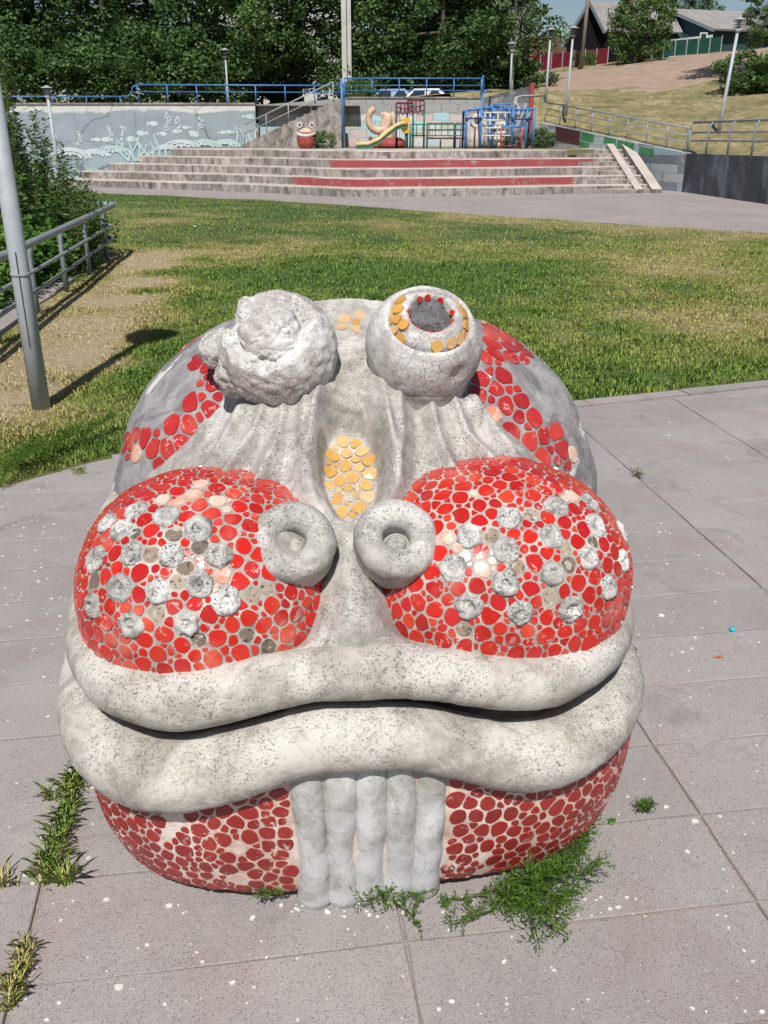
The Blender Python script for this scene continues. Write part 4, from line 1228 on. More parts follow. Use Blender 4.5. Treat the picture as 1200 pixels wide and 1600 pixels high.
# the open flight that climbs from the terrace to the street
pre = panel_wall('plain_wall', [(-90, 48.05), (-30.01, 48.05)], [-.05, -.05], [3.42, 3.42], .35, 'sea_wall', 'plain continuation of the grey wall beyond the left edge')
fl = empty('stair_flight', (-6.9, 46.6, 1.5), 0, 'plain concrete stair flight rising to the street between the two mural walls', 'staircase')
MB().add([(0, 0, 0), (5.0, 0, 0), (5.0, 0, 1.95), (4.6, 0, 2.05), (0.1, 0, .12), (0, 1.3, 0), (5.0, 1.3, 0), (5.0, 1.3, 1.95), (4.6, 1.3, 2.05), (.1, 1.3, .12)],
         [(0, 1, 2, 3, 4), (9, 8, 7, 6, 5), (4, 3, 8, 9), (3, 2, 7, 8), (1, 6, 7, 2), (0, 4, 9, 5)]).build('stringer', M['step_plain'], fl)
for k in range(13):
    MB().box((.35 + k * .34, .12, .17 + k * .15), (.35 + k * .34 + .36, 1.18, .28 + k * .15)).build('stair_tread', M['step_plain'], fl)

# ------------------------------------------------------------------ railings and lamps
plain('blue_paint', (.055, .17, .40), .45, .2, 8); plain('grey_paint', (.24, .275, .30), .42, .15, 9, bump=.05); plain('lamp_white', (.37, .40, .43), .45, .1, 7)
plain('lamp_dark', (.07, .075, .08), .5); plain('old_steel', (.33, .34, .35), .5, .2); plain('dark_slit', (.012, .014, .018), .9)
def railing(name, label, pts, height, levels, spacing, mat, r=.03, group=None, posts_bend=0.0, zr=None):
    """posts along a 3-D polyline with rails at the given levels (fractions of height)"""
    o = Vector(pts[0]); e = empty(name, o, 0, label, 'railing', group)
    pts = [Vector(p) - o for p in pts]
    for f in levels:
        MB().tube([p + Vector((0, 0, height * f)) for p in pts], r if f == max(levels) else r * .65, 7).build('rail', M[mat], e, True)
    for a, b in zip(pts[:-1], pts[1:]):
        L = (b - a).length; n = max(1, round(L / spacing))
        for k in range(n + (1 if b is pts[-1] else 0)):
            p = a + (b - a) * (k / n)
            if posts_bend:
                s = Vector((-(b - a).y, (b - a).x, 0)).normalized() * posts_bend
                q = [p + s, p + s + Vector((0, 0, height * .72)), p + s * .8 + Vector((0, 0, height * .86)), p + s * .35 + Vector((0, 0, height * .96)), p + Vector((0, 0, height))]
            else: q = [p, p + Vector((0, 0, height))]
            MB().tube(q, r * .85, 7).build('post', M[mat], e, True)
    return e
# blue railings on the far walls
railing('blue_railing', 'low blue railing along the left end of the undersea wall', [(-26, 48.2, 3.48), (-12.9, 48.2, 3.48)], .30, [1.0], 1.55, 'blue_paint', .035)
railing('blue_railing', 'taller blue railing with two bars above the undersea wall', [(-12.0, 48.2, 3.50), (-1.95, 48.2, 3.46)], .80, [1.0, .62], 1.5, 'blue_paint', .035)
MB().tube([(-12.9, 48.2, 3.78), (-12.5, 48.2, 3.80), (-12.3, 48.2, 3.95), (-12.25, 48.2, 4.2), (-12.0, 48.2, 4.3)], .035, 7).build('railing_bend', M['blue_paint'], None, True, label='curved blue pipe joining the low and tall railings', cat='pipe')
railing('blue_railing', 'blue railing above the wall of painted squares', [(-1.95, 48.9, 3.79), (4.8, 48.9, 3.79)], .82, [1.0, .62, .34], 1.4, 'blue_paint', .035)
railing('blue_railing', 'short blue railing turning back beside the dark block wall', [(4.85, 48.8, 3.75), (5.3, 52.5, 3.9)], .98, [1.0, .7, .4], 1.2, 'blue_paint', .035)
MB().tube([(-1.95, 45.6, 1.5), (-1.93, 45.6, 3.2), (-1.98, 45.65, 4.45)], .06, 9).build('blue_pole', M['blue_paint'], None, True, label='tall bent blue pole standing at the foot of the stair flight', cat='pole')
e = railing('handrail', 'thin grey handrail climbing the concrete stair flight', [(-6.7, 46.7, 1.65), (-2.4, 46.7, 3.5)], .85, [1.0, .55], 1.1, 'old_steel', .028)
# grey railing on the right-hand retaining walls
railing('grey_railing', 'grey railing running uphill along the sloping retaining wall', [(7.95, 48.3, 2.6), (12.0, 38.1, 1.40)], .92, [1.0, .7, .42], 1.35, 'grey_paint', .03, posts_bend=.0)
railing('grey_railing', 'heavy grey handrail on top of the low navy wall', [(12.05, 38.0, 1.40), (12.78, 30.9, 1.45), (13.9, 22.0, 1.5)], 1.12, [1.0, .68, .42], 1.75, 'grey_paint', .045, posts_bend=-.16)

# near railing on the left
nr = empty('grey_railing', (-4.69, 13.475, 0), 0, 'grey pipe railing with curved posts beside the willow shrub at the left', 'railing')
def rl(t, h, side=0.0):       # t metres along the line of posts, from post A towards the camera negative
    d = Vector((-.115, 1, 0)).normalized()
    n = Vector((d.y, -d.x, 0))
    return d * t + n * side + Vector((0, 0, h))
RH = on_y(91, 353, 13.475).z - .02
ends = [rl(t, RH, .10) for t in (-7, -3.6, 0, 2.2, 4.2)] + [rl(4.45, RH, .06), rl(4.5, RH, -.05), rl(4.45, RH, -1.5)]
MB().tube(ends, .048, 10).build('top_rail', M['grey_paint'], nr, True)
for f in (.62, .36):
    MB().tube([rl(t, RH * f, .05) for t in (-7, -3.6, 0, 2.2, 4.1)] + [rl(4.3, RH * f, .0), rl(4.25, RH * f, -.7)], .026, 8).build('bar', M['grey_paint'], nr, True)
for t in (-5.4, -3.6, -1.8, 0, 1.81, 3.58):
    MB().tube([rl(t, -.05), rl(t, RH * .74), rl(t, RH * .86, .012), rl(t, RH * .95, .045), rl(t, RH, .10)], .036, 10).build('post', M['grey_paint'], nr, True)
MB().tube([rl(4.2, 0, -1.3), rl(4.2, RH, -1.3)], .034, 8).build('post', M['grey_paint'], nr, True)
# concrete edging under that railing
edging = empty('concrete_edging', (-4.69, 13.475, 0), 0, 'broken concrete edging slabs along the foot of the near railing', 'edging')
for k in range(5):
    t0 = -6.2 + k * 1.5; q = [rl(t0, 0, -.72), rl(t0, 0, -.12 - .04 * (k % 2)), rl(t0 + 1.46, 0, -.1), rl(t0 + 1.46, 0, -.70)]
    MB().prism([(p.x, p.y) for p in q], -.05, .05 + .012 * (k % 3)).build('edging_slab', M['paving'], edging)

def lamp(base, h, label, r=.06, lean=(0, 0), head=1.0, dark_head=False, group=None):
    e = empty('street_lamp', base, 0, label, 'street lamp', group)
    tx, ty = lean[0] * h, lean[1] * h
    MB().tube([(0, 0, -.1), (tx * .3, ty * .3, h * .3), (tx * .93, ty * .93, h * .86)], [r, r * .95, r * .78], 14).build('pole', M['lamp_white'], e, True)
    c = (tx, ty, 0); z = h * .86
    hm = 'lamp_dark' if dark_head else 'old_steel'
    MB().lathe([(r * .8, z - .02), (.10 * head, z + .02), (.16 * head, z + .12 * head)], 14, c).build('lamp_cup', M[hm], e, True)
    MB().lathe([(.075 * head, z + .12 * head), (.075 * head, z + .42 * head)], 10, c).build('lamp_tube', M['lamp_white'], e, True)
    for k in range(3):
        zz = z + (.17 + .09 * k) * head
        MB().lathe([(.10 * head, zz), (.20 * head, zz + .015), (.21 * head, zz + .03), (.10 * head, zz + .035)], 16, c).build('louvre', M[hm], e)
    MB().lathe([(.10 * head, z + .43 * head), (.27 * head, z + .44 * head), (.27 * head, z + .455 * head), (.09 * head, z + .52 * head), (.02, z + .55 * head)], 18, c).build('lamp_cap', M['lamp_white'], e)
    return e
near = lamp(on_z(65, 640), 3.95, 'near grey lamp pole standing in the dry grass at the left edge', .078, (0, 0), 1.15)
# cable hatch and clamp band on the near pole
MB().box((.012, -.0805, .55), (.018, -.0765, 1.32)).build('hatch_slit', M['dark_slit'], near)
MB().lathe([(.0775, 1.13), (.083, 1.132), (.083, 1.15), (.0770, 1.152)], 20).build('clamp_band', M['old_steel'], near)
lamp((on_y(88, 240, 45.0).x, 45.0, 0), on_y(78, 132, 45.0).z + .0, 'lamp rising from behind the willow shrub in front of the undersea wall', .09, (-.012, 0), 1.0)
q = on_y(357, 163, 50.5); lamp((q.x, 50.5, 3.4), on_y(354, 80, 50.5).z - 3.4, 'thin lamp above the left wall against the dark trees', .055, (-.005, 0), .9, True)
q = on_y(797, 138, 52.5); lamp((q.x, 52.5, float(hill_z(q.x, 52.5)[0])), on_y(799, 72, 52.5).z - float(hill_z(q.x, 52.5)[0]), 'shortest lamp beside the pale birch at the foot of the slope', .055, (.004, 0), .9)
q = on_y(853, 150, 50.5); zz = float(hill_z(q.x, 50.5)[0]); lamp((q.x, 50.5, zz), on_y(858, 45, 50.5).z - zz, 'lamp on the grassy slope in front of the small brown house', .065, (.01, 0), .95, True)
q = on_y(885, 172, 47.5); zz = float(hill_z(q.x, 47.5)[0]); lamp((q.x, 47.5, zz), on_y(894, 40, 47.5).z - zz, 'lamp on the slope in front of the wooden power pole', .065, (.015, 0), .95, True)
q = on_y(1122, 212, 40.0); zz = float(hill_z(q.x, 40.0)[0]); lamp((q.x, 40.0, zz), on_y(1148, 24, 40.0).z - zz, 'leaning pale lamp behind the heavy handrail at the right', .075, (.055, 0), 1.0)

# ------------------------------------------------------------------ playground on the terrace
TZ = 1.503
plain('slide_yellow', (.62, .36, .05), .4); plain('slide_cream', (.62, .46, .20), .45); plain('play_green', (.03, .16, .10), .5); plain('play_maroon', (.13, .02, .03), .5)
plain('play_navy', (.03, .035, .12), .5); plain('play_blue', (.05, .19, .46), .45); plain('pale_paint', (.55, .53, .47), .6); plain('peach', (.56, .40, .28), .7, .25, 4); plain('statue_white', (.52, .49, .46), .8, .2, 3)
plain('statue_red', (.30, .05, .04), .7, .35, 7); plain('statue_dark', (.10, .10, .11), .8); plain('rust_red', (.42, .06, .05), .5)
def at(px, Y, z=TZ): q = on_y(px, 230, Y); return Vector((q.x, Y, z))
def zat(py, Y): return on_y(600, py, Y).z
def noisy_lathe(prof, n, amp, seed, c=(0, 0, 0), axis=(0, 0, 1), res=None):
    V, Fq = lathe_np(resample(prof, res or 3 * len(prof)), axis, np.array(c, float), n); return displaced(V, Fq, amp, 5, seed, 3), Fq
# small red frog
fp = at(479, 43.2); sf = empty('frog_statue', fp, 0, 'small red pot-bellied frog statue with ring eyes at the back of the terrace', 'statue')
V, Fq = noisy_lathe([(.001, 0), (.30, .02), (.40, .20), (.42, .42), (.36, .62), (.26, .70), (.001, .72)], 22, .012, 1); link('body', mesh_np('body', V, Fq, True), M['statue_red'], sf)
th = np.linspace(0, 2 * PI, 24, endpoint=False)
MB().tube([(.40 * math.sin(t), -.40 * math.cos(t) * .9, .58 - .05 * math.cos(2 * t)) for t in np.linspace(-2.0, 2.0, 20)], .065, 8).build('lip', M['statue_white'], sf, True)
V, Fq = noisy_lathe([(.001, .62), (.31, .64), (.31, .72), (.20, .82), (.001, .85)], 20, .012, 2); link('head', mesh_np('head', V, Fq, True), M['peach'], sf)
for sx in (-1, 1):
    ee = MB().add(*[x.tolist() for x in lathe_np([(.001, -.10), (.11, -.10), (.135, 0), (.12, .05), (.075, .06), (.07, .02), (.001, .03)], (0, -1, .25), np.array((sx * .27, -.08, .96)), 18)]).build('eye', M['statue_white'], sf, True)
    MB().add(*[x.tolist() for x in lathe_np([(.001, .034), (.065, .034), (.05, .06), (.001, .07)], (0, -1, .25), np.array((sx * .27, -.08, .96)), 14)]).build('pupil', M['statue_dark'], ee, True)

# slide
def px3(px, py, Y): q = on_y(px, py, Y); return Vector((q.x, Y, max(q.z, TZ)))
S0 = at(628, 43.5); sl = empty('slide', S0, 0, 'yellow and green playground slide with a yellow side panel', 'slide')
curve = [px3(556, 229, 42.6), px3(575, 228, 42.7), px3(592, 221, 42.8), px3(606, 209, 42.9), px3(618, 200, 43.0), px3(628, 196, 43.1), px3(636, 196, 43.2)]
for dy, nm in ((-.28, 'side_rail'), (.28, 'side_rail')):
    MB().tube([p - S0 + Vector((0, dy, .10)) for p in curve], .075, 8).build(nm, M['slide_cream'], sl, True)
V = []; 
for p in curve: V += [p - S0 + Vector((0, -.28, .02)), p - S0 + Vector((0, .28, .02)), p - S0 + Vector((.02, .28, -.10)), p - S0 + Vector((.02, -.28, -.10))]
MB().add(V, [(4 * i + a, 4 * i + (a + 1) % 4, 4 * i + 4 + (a + 1) % 4, 4 * i + 4 + a) for i in range(len(curve) - 1) for a in range(4)]).build('chute', M['play_green'], sl)
pan = [px3(628, 186, 43.0), px3(640, 183, 43.0), px3(640, 208, 43.0), px3(630, 208, 43.0), px3(626, 200, 43.0)]
MB().add([p - S0 + Vector((0, d, 0)) for d in (-.03, .03) for p in pan], [(0, 1, 2, 3, 4), (9, 8, 7, 6, 5)] + [(i, (i + 1) % 5, 5 + (i + 1) % 5, 5 + i) for i in range(5)]).build('side_panel', M['slide_yellow'], sl)
for px in (634, 641):
    for dy in (0, .9):
        q = at(px, 43.1 + dy) - S0; MB().tube([q, q + Vector((0, 0, zat(198, 43.1) - TZ))], .05, 8).build('post', M['play_green'], sl, True)
q = at(641, 43.5) - S0
MB().box((q.x - .2, -.35, zat(209, 43.1) - TZ), (q.x + .65, .55, zat(208, 43.1) - TZ)).build('platform', M['play_green'], sl)
for k in range(9):
    MB().tube([(q.x + k * .28, .1, zat(212, 43.1) - TZ), (q.x + k * .28, .1, zat(194, 43.1) - TZ)], .02, 6).build('baluster', M['play_green'], sl)
for z in (zat(194, 43.1), zat(212, 43.1)):
    MB().tube([(q.x, .1, z - TZ), (q.x + 2.3, .1, z - TZ)], .028, 6).build('rail', M['play_green'], sl)

# two ball frames with hoops of bent rod
def ball_frame(p0, p1, ptop, pbot, Y, mat, label):
    a, b = at(p0, Y), at(p1, Y); e = empty('ball_frame', a, 0, label, 'climbing frame'); w = b.x - a.x; zt, zb = zat(ptop, Y) - TZ, zat(pbot, Y) - TZ
    for x in (0, w): MB().tube([(x, 0, 0), (x, 0, zt)], .04, 8).build('post', M['play_green' if x else 'play_navy'], e, True)
    MB().tube([(0, 0, zt), (w, 0, zt)], .04, 8).build('top_bar', M[mat], e, True)
    for k in range(4):
        x0, x1 = w * k / 4, w * (k + 1) / 4
        MB().tube([(x0, 0, zt), (x0 + w * .03, -.1, zb + (zt - zb) * .35), ((x0 + x1) / 2, -.15, zb), (x1 - w * .03, -.1, zb + (zt - zb) * .35), (x1, 0, zt)], .025, 6).build('hoop', M[mat], e, True)
    for f in (.35, .7): MB().tube([(0, 0, zb + (zt - zb) * f), (w / 2, -.25, zb + (zt - zb) * f - .1), (w, 0, zb + (zt - zb) * f)], .025, 6).build('bar', M[mat], e, True)
ball_frame(619, 645, 161, 181, 43.8, 'play_maroon', 'left frame of bent maroon rods above the slide')
ball_frame(636, 662, 157, 180, 44.8, 'play_maroon', 'right frame of bent maroon rods on tall green posts above the slide')

# squid-like concrete sculpture: curled tubes
sq = empty('tentacle_sculpture', at(602, 45.5), 0, 'peach concrete sculpture of curled tentacles behind the slide', 'sculpture')
def local(px, py, Y=45.5): v = px3(px, py, Y) - at(602, 45.5); return v
def curl(ctr, r, turns, start, body, rad, mat, nm, Y=45.5):
    pts = [local(*b, Y) for b in body]
    c = local(*ctr, Y)
    for t in np.linspace(0, turns, 16): 
        rr = r * (1 - .45 * t / abs(turns)); pts.append(c + Vector((rr * math.cos(start + t), -.12 * abs(t) / 3, rr * math.sin(start + t))))
    MB().tube(pts, [rad * (1 - .4 * i / len(pts)) for i in range(len(pts))], 12).build(nm, M[mat], sq, True)
curl((593, 188), .38, -5.2, .9, [(607, 230), (608, 215), (606, 198), (603, 184)], .22, 'peach', 'tentacle')
curl((622, 188), .30, 4.6, 2.2, [(612, 230), (611, 210), (612, 190), (616, 180)], .2, 'peach', 'tentacle', 45.9)
curl((591, 217), .25, -4.0, .6, [(604, 230), (602, 224)], .14, 'statue_red', 'tentacle', 45.2)
V, Fq = noisy_lathe([(.001, 0), (.42, .02), (.40, .3), (.26, .7), (.20, 1.2), (.12, 1.5), (.001, 1.55)], 22, .03, 12); link('body', mesh_np('body', V, Fq, True), M['peach'], sq)
V, Fq = noisy_lathe([(.001, 0), (.72, .01), (.70, .25), (.45, .42), (.001, .45)], 20, .03, 13, (.35, -.5, 0)); link('base', mesh_np('base', V, Fq, True), M['statue_red'], sq)

# low barred benches between the slide and the climbing frame
def bar_bench(p0, p1, Y, label):
    a, b = at(p0, Y), at(p1, Y); w = b.x - a.x; e = empty('bar_fence', a, 0, label, 'fence')
    zt, zm, zs = zat(193, Y) - TZ, zat(203, Y) - TZ, zat(216, Y) - TZ
    for z, m in ((zt, 'play_maroon'), (zm, 'play_green'), (zs, 'play_maroon')): MB().tube([(0, 0, z), (w, 0, z)], .038, 7).build('bar', M[m], e, True)
    n = max(2, round(w / .75))
    for k in range(n + 1): MB().tube([(w * k / n, 0, 0), (w * k / n, 0, zt if k in (0, n) else zs)], .035, 7).build('post', M['play_navy' if k in (0, n) else 'play_maroon'], e, True)
bar_bench(667, 709, 44.2, 'dark barred fence just right of the slide'); bar_bench(711, 726, 44.6, 'short dark barred fence touching the blue climbing frame')

# blue climbing frame
CF = at(727, 43.0); cf = empty('climbing_frame', CF, 0, 'large blue pipe climbing frame at the right of the playground', 'climbing frame')
xs_ = [at(p, 43.0).x - CF.x for p in (727, 750, 769, 799, 821, 832)]
ztops = [zat(p, 43.0) - TZ for p in (172, 168, 166, 170, 170, 168)]
for dy in (0, 1.6):
    for i, (x, zt) in enumerate(zip(xs_, ztops)):
        MB().tube([(x, dy, 0), (x, dy, zt)], .055, 8).build('post', M['play_blue' if i not in (0, 5) or dy == 0 else 'play_navy'], cf, True)
    for i in range(5): MB().tube([(xs_[i], dy, ztops[i] - .02), (xs_[i + 1], dy, ztops[i + 1] - .04)], .045, 7).build('bar', M['play_blue'], cf, True)
for i in range(6): MB().tube([(xs_[i], 0, ztops[i] - .05), (xs_[i], 1.6, ztops[i] - .05)], .04, 7).build('bar', M['play_blue'], cf, True)
for (px0, py0, px1, py1, m) in [(750, 184, 769, 184, 'play_blue'), (769, 163, 800, 163, 'play_blue'), (769, 163, 769, 180, 'play_blue'), (799, 163, 799, 175, 'play_blue'), (781, 166, 793, 195, 'play_blue'), (793, 166, 806, 194, 'play_blue'), (727, 185, 750, 185, 'play_navy'), (800, 186, 832, 186, 'play_navy'), (755, 176, 798, 176, 'pale_paint'), (757, 188, 786, 188, 'pale_paint'), (757, 200, 798, 200, 'pale_paint'), (755, 212, 798, 212, 'pale_paint')]:
    a, b = px3(px0, py0, 42.9) - CF, px3(px1, py1, 42.9) - CF
    MB().tube([a, b], .035, 7).build('bar', M[m], cf, True)
for px in (756, 764, 776, 787, 797):
    a = at(px, 43.6) - CF; MB().tube([a, a + Vector((0, 0, zat(176, 43.6) - TZ))], .032, 7).build('ladder_post', M['pale_paint'], cf, True)
rf = empty('low_bar', at(782, 42.4), 0, 'low red and blue hoop bar in front of the climbing frame', 'play bar')
w = at(814, 42.4).x - at(782, 42.4).x; h = zat(198, 42.4) - TZ
MB().tube([(0, 0, h), (w, 0, h)], .04, 8).build('top_bar', M['play_blue'], rf, True)
for x in (0, w): MB().tube([(x, 0, 0), (x, 0, h - .02)], .042, 8).build('post', M['rust_red'], rf, True)
MB().tube([(0, 0, .12), (w, 0, .12)], .035, 8).build('bar', M['play_maroon'], rf, True)
MB().tube([at(741, 42.5), at(741, 42.5) + Vector((0, 0, zat(200, 42.5) - TZ))], .04, 8).build('red_post', M['play_maroon'], None, True, label='short maroon post in front of the white owl statue', cat='post')
# tall blue mast on the frame with a grey ladder slide
ms = empty('ladder', at(800, 44.2), 0, 'pale bent pipe ladder leaning up from the climbing frame to the slope', 'ladder')
o = at(800, 44.2)
for dy in (0, .55):
    pts = [px3(801, 222, 44.2), px3(808, 196, 44.2), px3(812, 170, 44.4), px3(806, 160, 44.6), px3(808, 152, 44.8), px3(816, 150, 45.0), px3(850, 149, 45.5)]
    MB().tube([p - o + Vector((0, dy, 0)) for p in pts], .045, 8).build('side_rail', M['old_steel'], ms, True)
for (px, py) in ((803, 214), (805, 206), (808, 197), (810, 188), (811, 179)):
    p = px3(px, py, 44.2) - o; MB().tube([p, p + Vector((0, .55, 0))], .03, 6).build('rung', M['old_steel'], ms)
for (p0, p1) in (((800, 224), (822, 162)), ((806, 226), (830, 172))):
    MB().tube([px3(*p0, 43.9) - o, px3(*p1, 44.0) - o], .04, 7).build('brace', M['old_steel'], ms, True)
MB().tube([at(751, 44.6), at(751, 44.6) + Vector((0, 0, zat(148, 44.6) - TZ)), px3(758, 143, 46.5), px3(768, 143, 49)], .05, 8).build('blue_mast', M['play_blue'], None, True, label='tall blue pipe mast rising out of the climbing frame to the railing', cat='pole')
# white owl and a pale curled figure
ow = empty('owl_statue', at(744, 45.0), 0, 'white concrete statue with one big round eye behind the blue frame', 'statue')
V, Fq = noisy_lathe([(.001, 0), (.52, .02), (.58, .4), (.52, .95), (.42, 1.25), (.25, 1.42), (.001, 1.45)], 22, .03, 31); link('body', mesh_np('body', V, Fq, True), M['statue_white'], ow)
k = MB().add(*[x.tolist() for x in lathe_np([(.001, -.1), (.30, -.1), (.34, .02), (.28, .10), (.18, .10), (.16, .04), (.001, .05)], (0, -1, .1), np.array((-.02, -.42, 1.12)), 20)]).build('eye', M['statue_white'], ow, True)
MB().add(*[x.tolist() for x in lathe_np([(.001, .055), (.14, .055), (.1, .1), (.001, .11)], (0, -1, .1), np.array((-.02, -.42, 1.12)), 16)]).build('pupil', M['statue_dark'], k, True)
V, Fq = noisy_lathe([(.001, 0), (.40, .02), (.46, .16), (.35, .26), (.001, .28)], 18, .02, 32, (.55, -.2, 0)); link('foot', mesh_np('foot', V, Fq, True), M['statue_dark'], ow)
cs = empty('shell_statue', at(781, 45.6), 0, 'pale ribbed concrete shell figure seen through the climbing frame', 'statue')
for k, (r, z) in enumerate(((.55, .12), (.50, .38), (.44, .62), (.36, .84), (.27, 1.02))):
    V, Fq = noisy_lathe([(.001, z - .14), (r, z - .10), (r + .06, z), (r, z + .10), (.001, z + .14)], 20, .025, 40 + k, (.05 * (-1) ** k, 0, 0)); link('shell_ring', mesh_np('shell_ring', V, Fq, True), M['statue_white'], cs)

# ------------------------------------------------------------------ trees, shrubs, houses
def leaf_mat(name, dark, light, rough=.55, trans=.15):
    t = NT(name); r = t.rnd(); n = t.noise(.35, 3, .6)
    col = t.mix(t.ramp(r, [(0, 0.0), (1, 1.0)]), dark, light)
    col = t.mix(t.ramp(n, [(.35, .35), (.65, 0.0)]), col, tuple(c * .7 for c in dark))
    M[name] = t.done(col, rough)
    b = t.b; b.inputs['Specular IOR Level'].default_value = .3
    if trans:
        tr = t.n('ShaderNodeBsdfTranslucent'); t.put(tr, 0, t.mix(.5, col, (light[0] * 1.3, light[1] * 1.4, light[2] * .6)))
        mx = t.n('ShaderNodeMixShader'); mx.inputs[0].default_value = trans
        t.t.links.new(b.outputs[0], mx.inputs[1]); t.t.links.new(tr.outputs[0], mx.inputs[2]); t.t.links.new(mx.outputs[0], t.out.inputs[0])
leaf_mat('leaf_dark', (.028, .066, .020), (.11, .195, .052)); leaf_mat('leaf_mid', (.040, .086, .022), (.14, .23, .06)); leaf_mat('leaf_pale', (.07, .12, .045), (.16, .22, .085))
leaf_mat('leaf_willow', (.045, .10, .022), (.125, .215, .05), .5, .25); leaf_mat('leaf_fresh', (.05, .12, .018), (.13, .25, .035), .5, .25); leaf_mat('leaf_weed', (.045, .105, .014), (.13, .225, .026), .6, .25)
plain('bark', (.085, .068, .052), .9, .35, 6, bump=.6); plain('bark_pale', (.42, .40, .37), .85, .4, 4, bump=.4); plain('twig', (.11, .085, .045), .85)
def leaf_cloud(P, size, rng, flat=.55, droop=0.0, aspect=.62, normal=None):
    """one four-sided leaf at each point"""
    n = len(P); d = rng.normal(size=(n, 3)); d[:, 2] = d[:, 2] * flat - droop
    d /= np.linalg.norm(d, axis=1, keepdims=True)
    up = rng.normal(size=(n, 3)) + np.array([0, 0, 1.4]) if normal is None else normal + rng.normal(size=(n, 3)) * .55
    s = np.cross(d, up); s /= np.maximum(np.linalg.norm(s, axis=1, keepdims=True), 1e-6)
    L = size * rng.uniform(.65, 1.3, (n, 1)); W = L * aspect * .5
    V = np.stack([P - d * L * .5, P + s * W, P + d * L * .5, P - s * W], 1).reshape(-1, 3)
    return V, np.arange(4 * n).reshape(-1, 4)
def crown(shape, nclump, nleaf, csize, lsize, seed, bottom=-.93, hollow=.35):
    """leaf clumps scattered through an ellipsoid, thinner towards the middle"""
    rng = np.random.default_rng(seed); C = []
    while len(C) < nclump:
        p = rng.uniform(-1, 1, 3); r = np.linalg.norm(p)
        if r > 1 or p[2] < bottom or rng.random() > hollow + (1 - hollow) * r ** 2: continue
        C.append(p)
    C = np.array(C) * shape; C = C * (1 + .16 * fbm(C, 3.0 / max(shape), 2, seed)[:, None])
    P = []; N = []
    for c in C:
        k = int(nleaf * rng.uniform(.6, 1.4)); q = rng.normal(size=(k, 3)); q /= np.linalg.norm(q, axis=1, keepdims=True)
        rr = csize * rng.uniform(.55, 1.3); 
        P.append(c + q * (rr * rng.uniform(.45, 1.0, (k, 1)) * np.array([1, 1, .72]))); N.append(q + np.array([0, 0, .5]))
    P = np.concatenate(P); N = np.concatenate(N)
    V, F = leaf_cloud(P, lsize, rng, normal=N); return V, F, C
TREE_DATA = {}
def tree_meshes(key, h, rad, seed, nclump, nleaf, csize, lsize, crown_c=.60, crown_h=.42, trunk_r=.22, droop=False, bark='bark', mat='leaf_dark'):
    V, F, C = crown(np.array([rad, rad, h * crown_h]), nclump, nleaf, csize, lsize, seed)
    V = V + np.array([0, 0, h * crown_c])
    cm = mesh_np('crown', V, F); cm.materials.append(M[mat])
    m = MB(); rng = random.Random(seed)
    m.tube([(0, 0, -.3), (.05, .03, h * .2), (-.06, .05, h * .45), (.05, -.04, h * .8)], [trunk_r, trunk_r * .8, trunk_r * .6, trunk_r * .15], 10)
    for k in range(11):
        c = C[rng.randrange(len(C))] * .8; z0 = h * rng.uniform(.18, .55)
        b = Vector((c[0], c[1], c[2] + h * crown_c)); a = Vector((0, 0, min(z0, b.z - .4)))
        m.tube([a, a.lerp(b, .5) + Vector((0, 0, -.3)), b], [trunk_r * .42, trunk_r * .28, .03], 6)
    tm = mesh_np('trunk', m.V, m.F, True); tm.materials.append(M[bark])
    TREE_DATA[key] = (tm, cm)
def tree(name, key, loc, rot, scale, label, cat='tree', group=None):
    e = empty(name, loc, rot, label, cat, group); e.scale = (scale,) * 3 if not isinstance(scale, tuple) else scale
    tm, cm = TREE_DATA[key]; link('trunk', tm, None, e); link('crown', cm, None, e); return e
tree_meshes('maple_a', 15, 5.2, 1, 190, 150, 1.05, .25, .50, .46); tree_meshes('maple_b', 15, 4.8, 2, 180, 150, 1.0, .25, .50, .46, mat='leaf_mid'); tree_meshes('maple_c', 14, 5.6, 3, 190, 150, 1.1, .25, .50, .46)
tree_meshes('birch', 11, 2.3, 4, 110, 80, .6, .24, .58, .46, .13, mat='leaf_pale', bark='bark_pale'); tree_meshes('round', 5.2, 3.0, 5, 110, 130, .62, .2, .52, .5, .14, mat='leaf_mid')
tree_meshes('under', 4.0, 3.0, 6, 60, 150, .8, .21, .5, .5, .1, mat='leaf_dark'); tree_meshes('bush', 2.2, 1.6, 7, 46, 90, .42, .16, .5, .5, .05, mat='leaf_mid')
tree_meshes('weeping', 10, 4.2, 8, 120, 90, .8, .22, .62, .36, .18, mat='leaf_mid', bark='bark_pale')
G_T = 'dark street trees behind the walls'
for (px, Y, key, rot, sc, lab) in [
    (-40, 62, 'maple_a', .3, 1.05, 'dark maple cut by the left edge of the picture'), (70, 64, 'maple_b', 1.2, 1.1, 'dark leafy tree above the left end of the undersea wall'),
    (175, 61, 'maple_c', 2.2, 1.0, 'broad dark tree left of the thin lamp, second from the left'), (290, 64, 'maple_a', 4.0, 1.1, 'dark tree directly left of the thin lamp on the wall'),
    (392, 61, 'maple_b', 3.1, 1.0, 'dark maple just right of the thin lamp on the wall'), (468, 63, 'maple_c', 5.1, .92, 'tree with sunlit leaf tufts left of the concrete power pole'),
    (612, 62, 'maple_c', .8, .98, 'dark broad tree directly right of the concrete power pole'), (690, 60, 'maple_a', 2.6, 1.0, 'very dense dark tree above the basket frames'),
    (755, 63, 'maple_b', 4.4, .95, 'dark tree behind the pale birch')]:
    q = on_y(px, 150, Y); tree('street_tree', key, (q.x, Y, 3.5), rot, sc, lab, group=G_T)
q = on_y(800, 130, 58); tree('birch_tree', 'birch', (q.x, 58, float(hill_z(q.x, 58)[0]) - .2), .5, (.66, .66, 1.0), 'pale feathery birch at the edge of the blue sky')
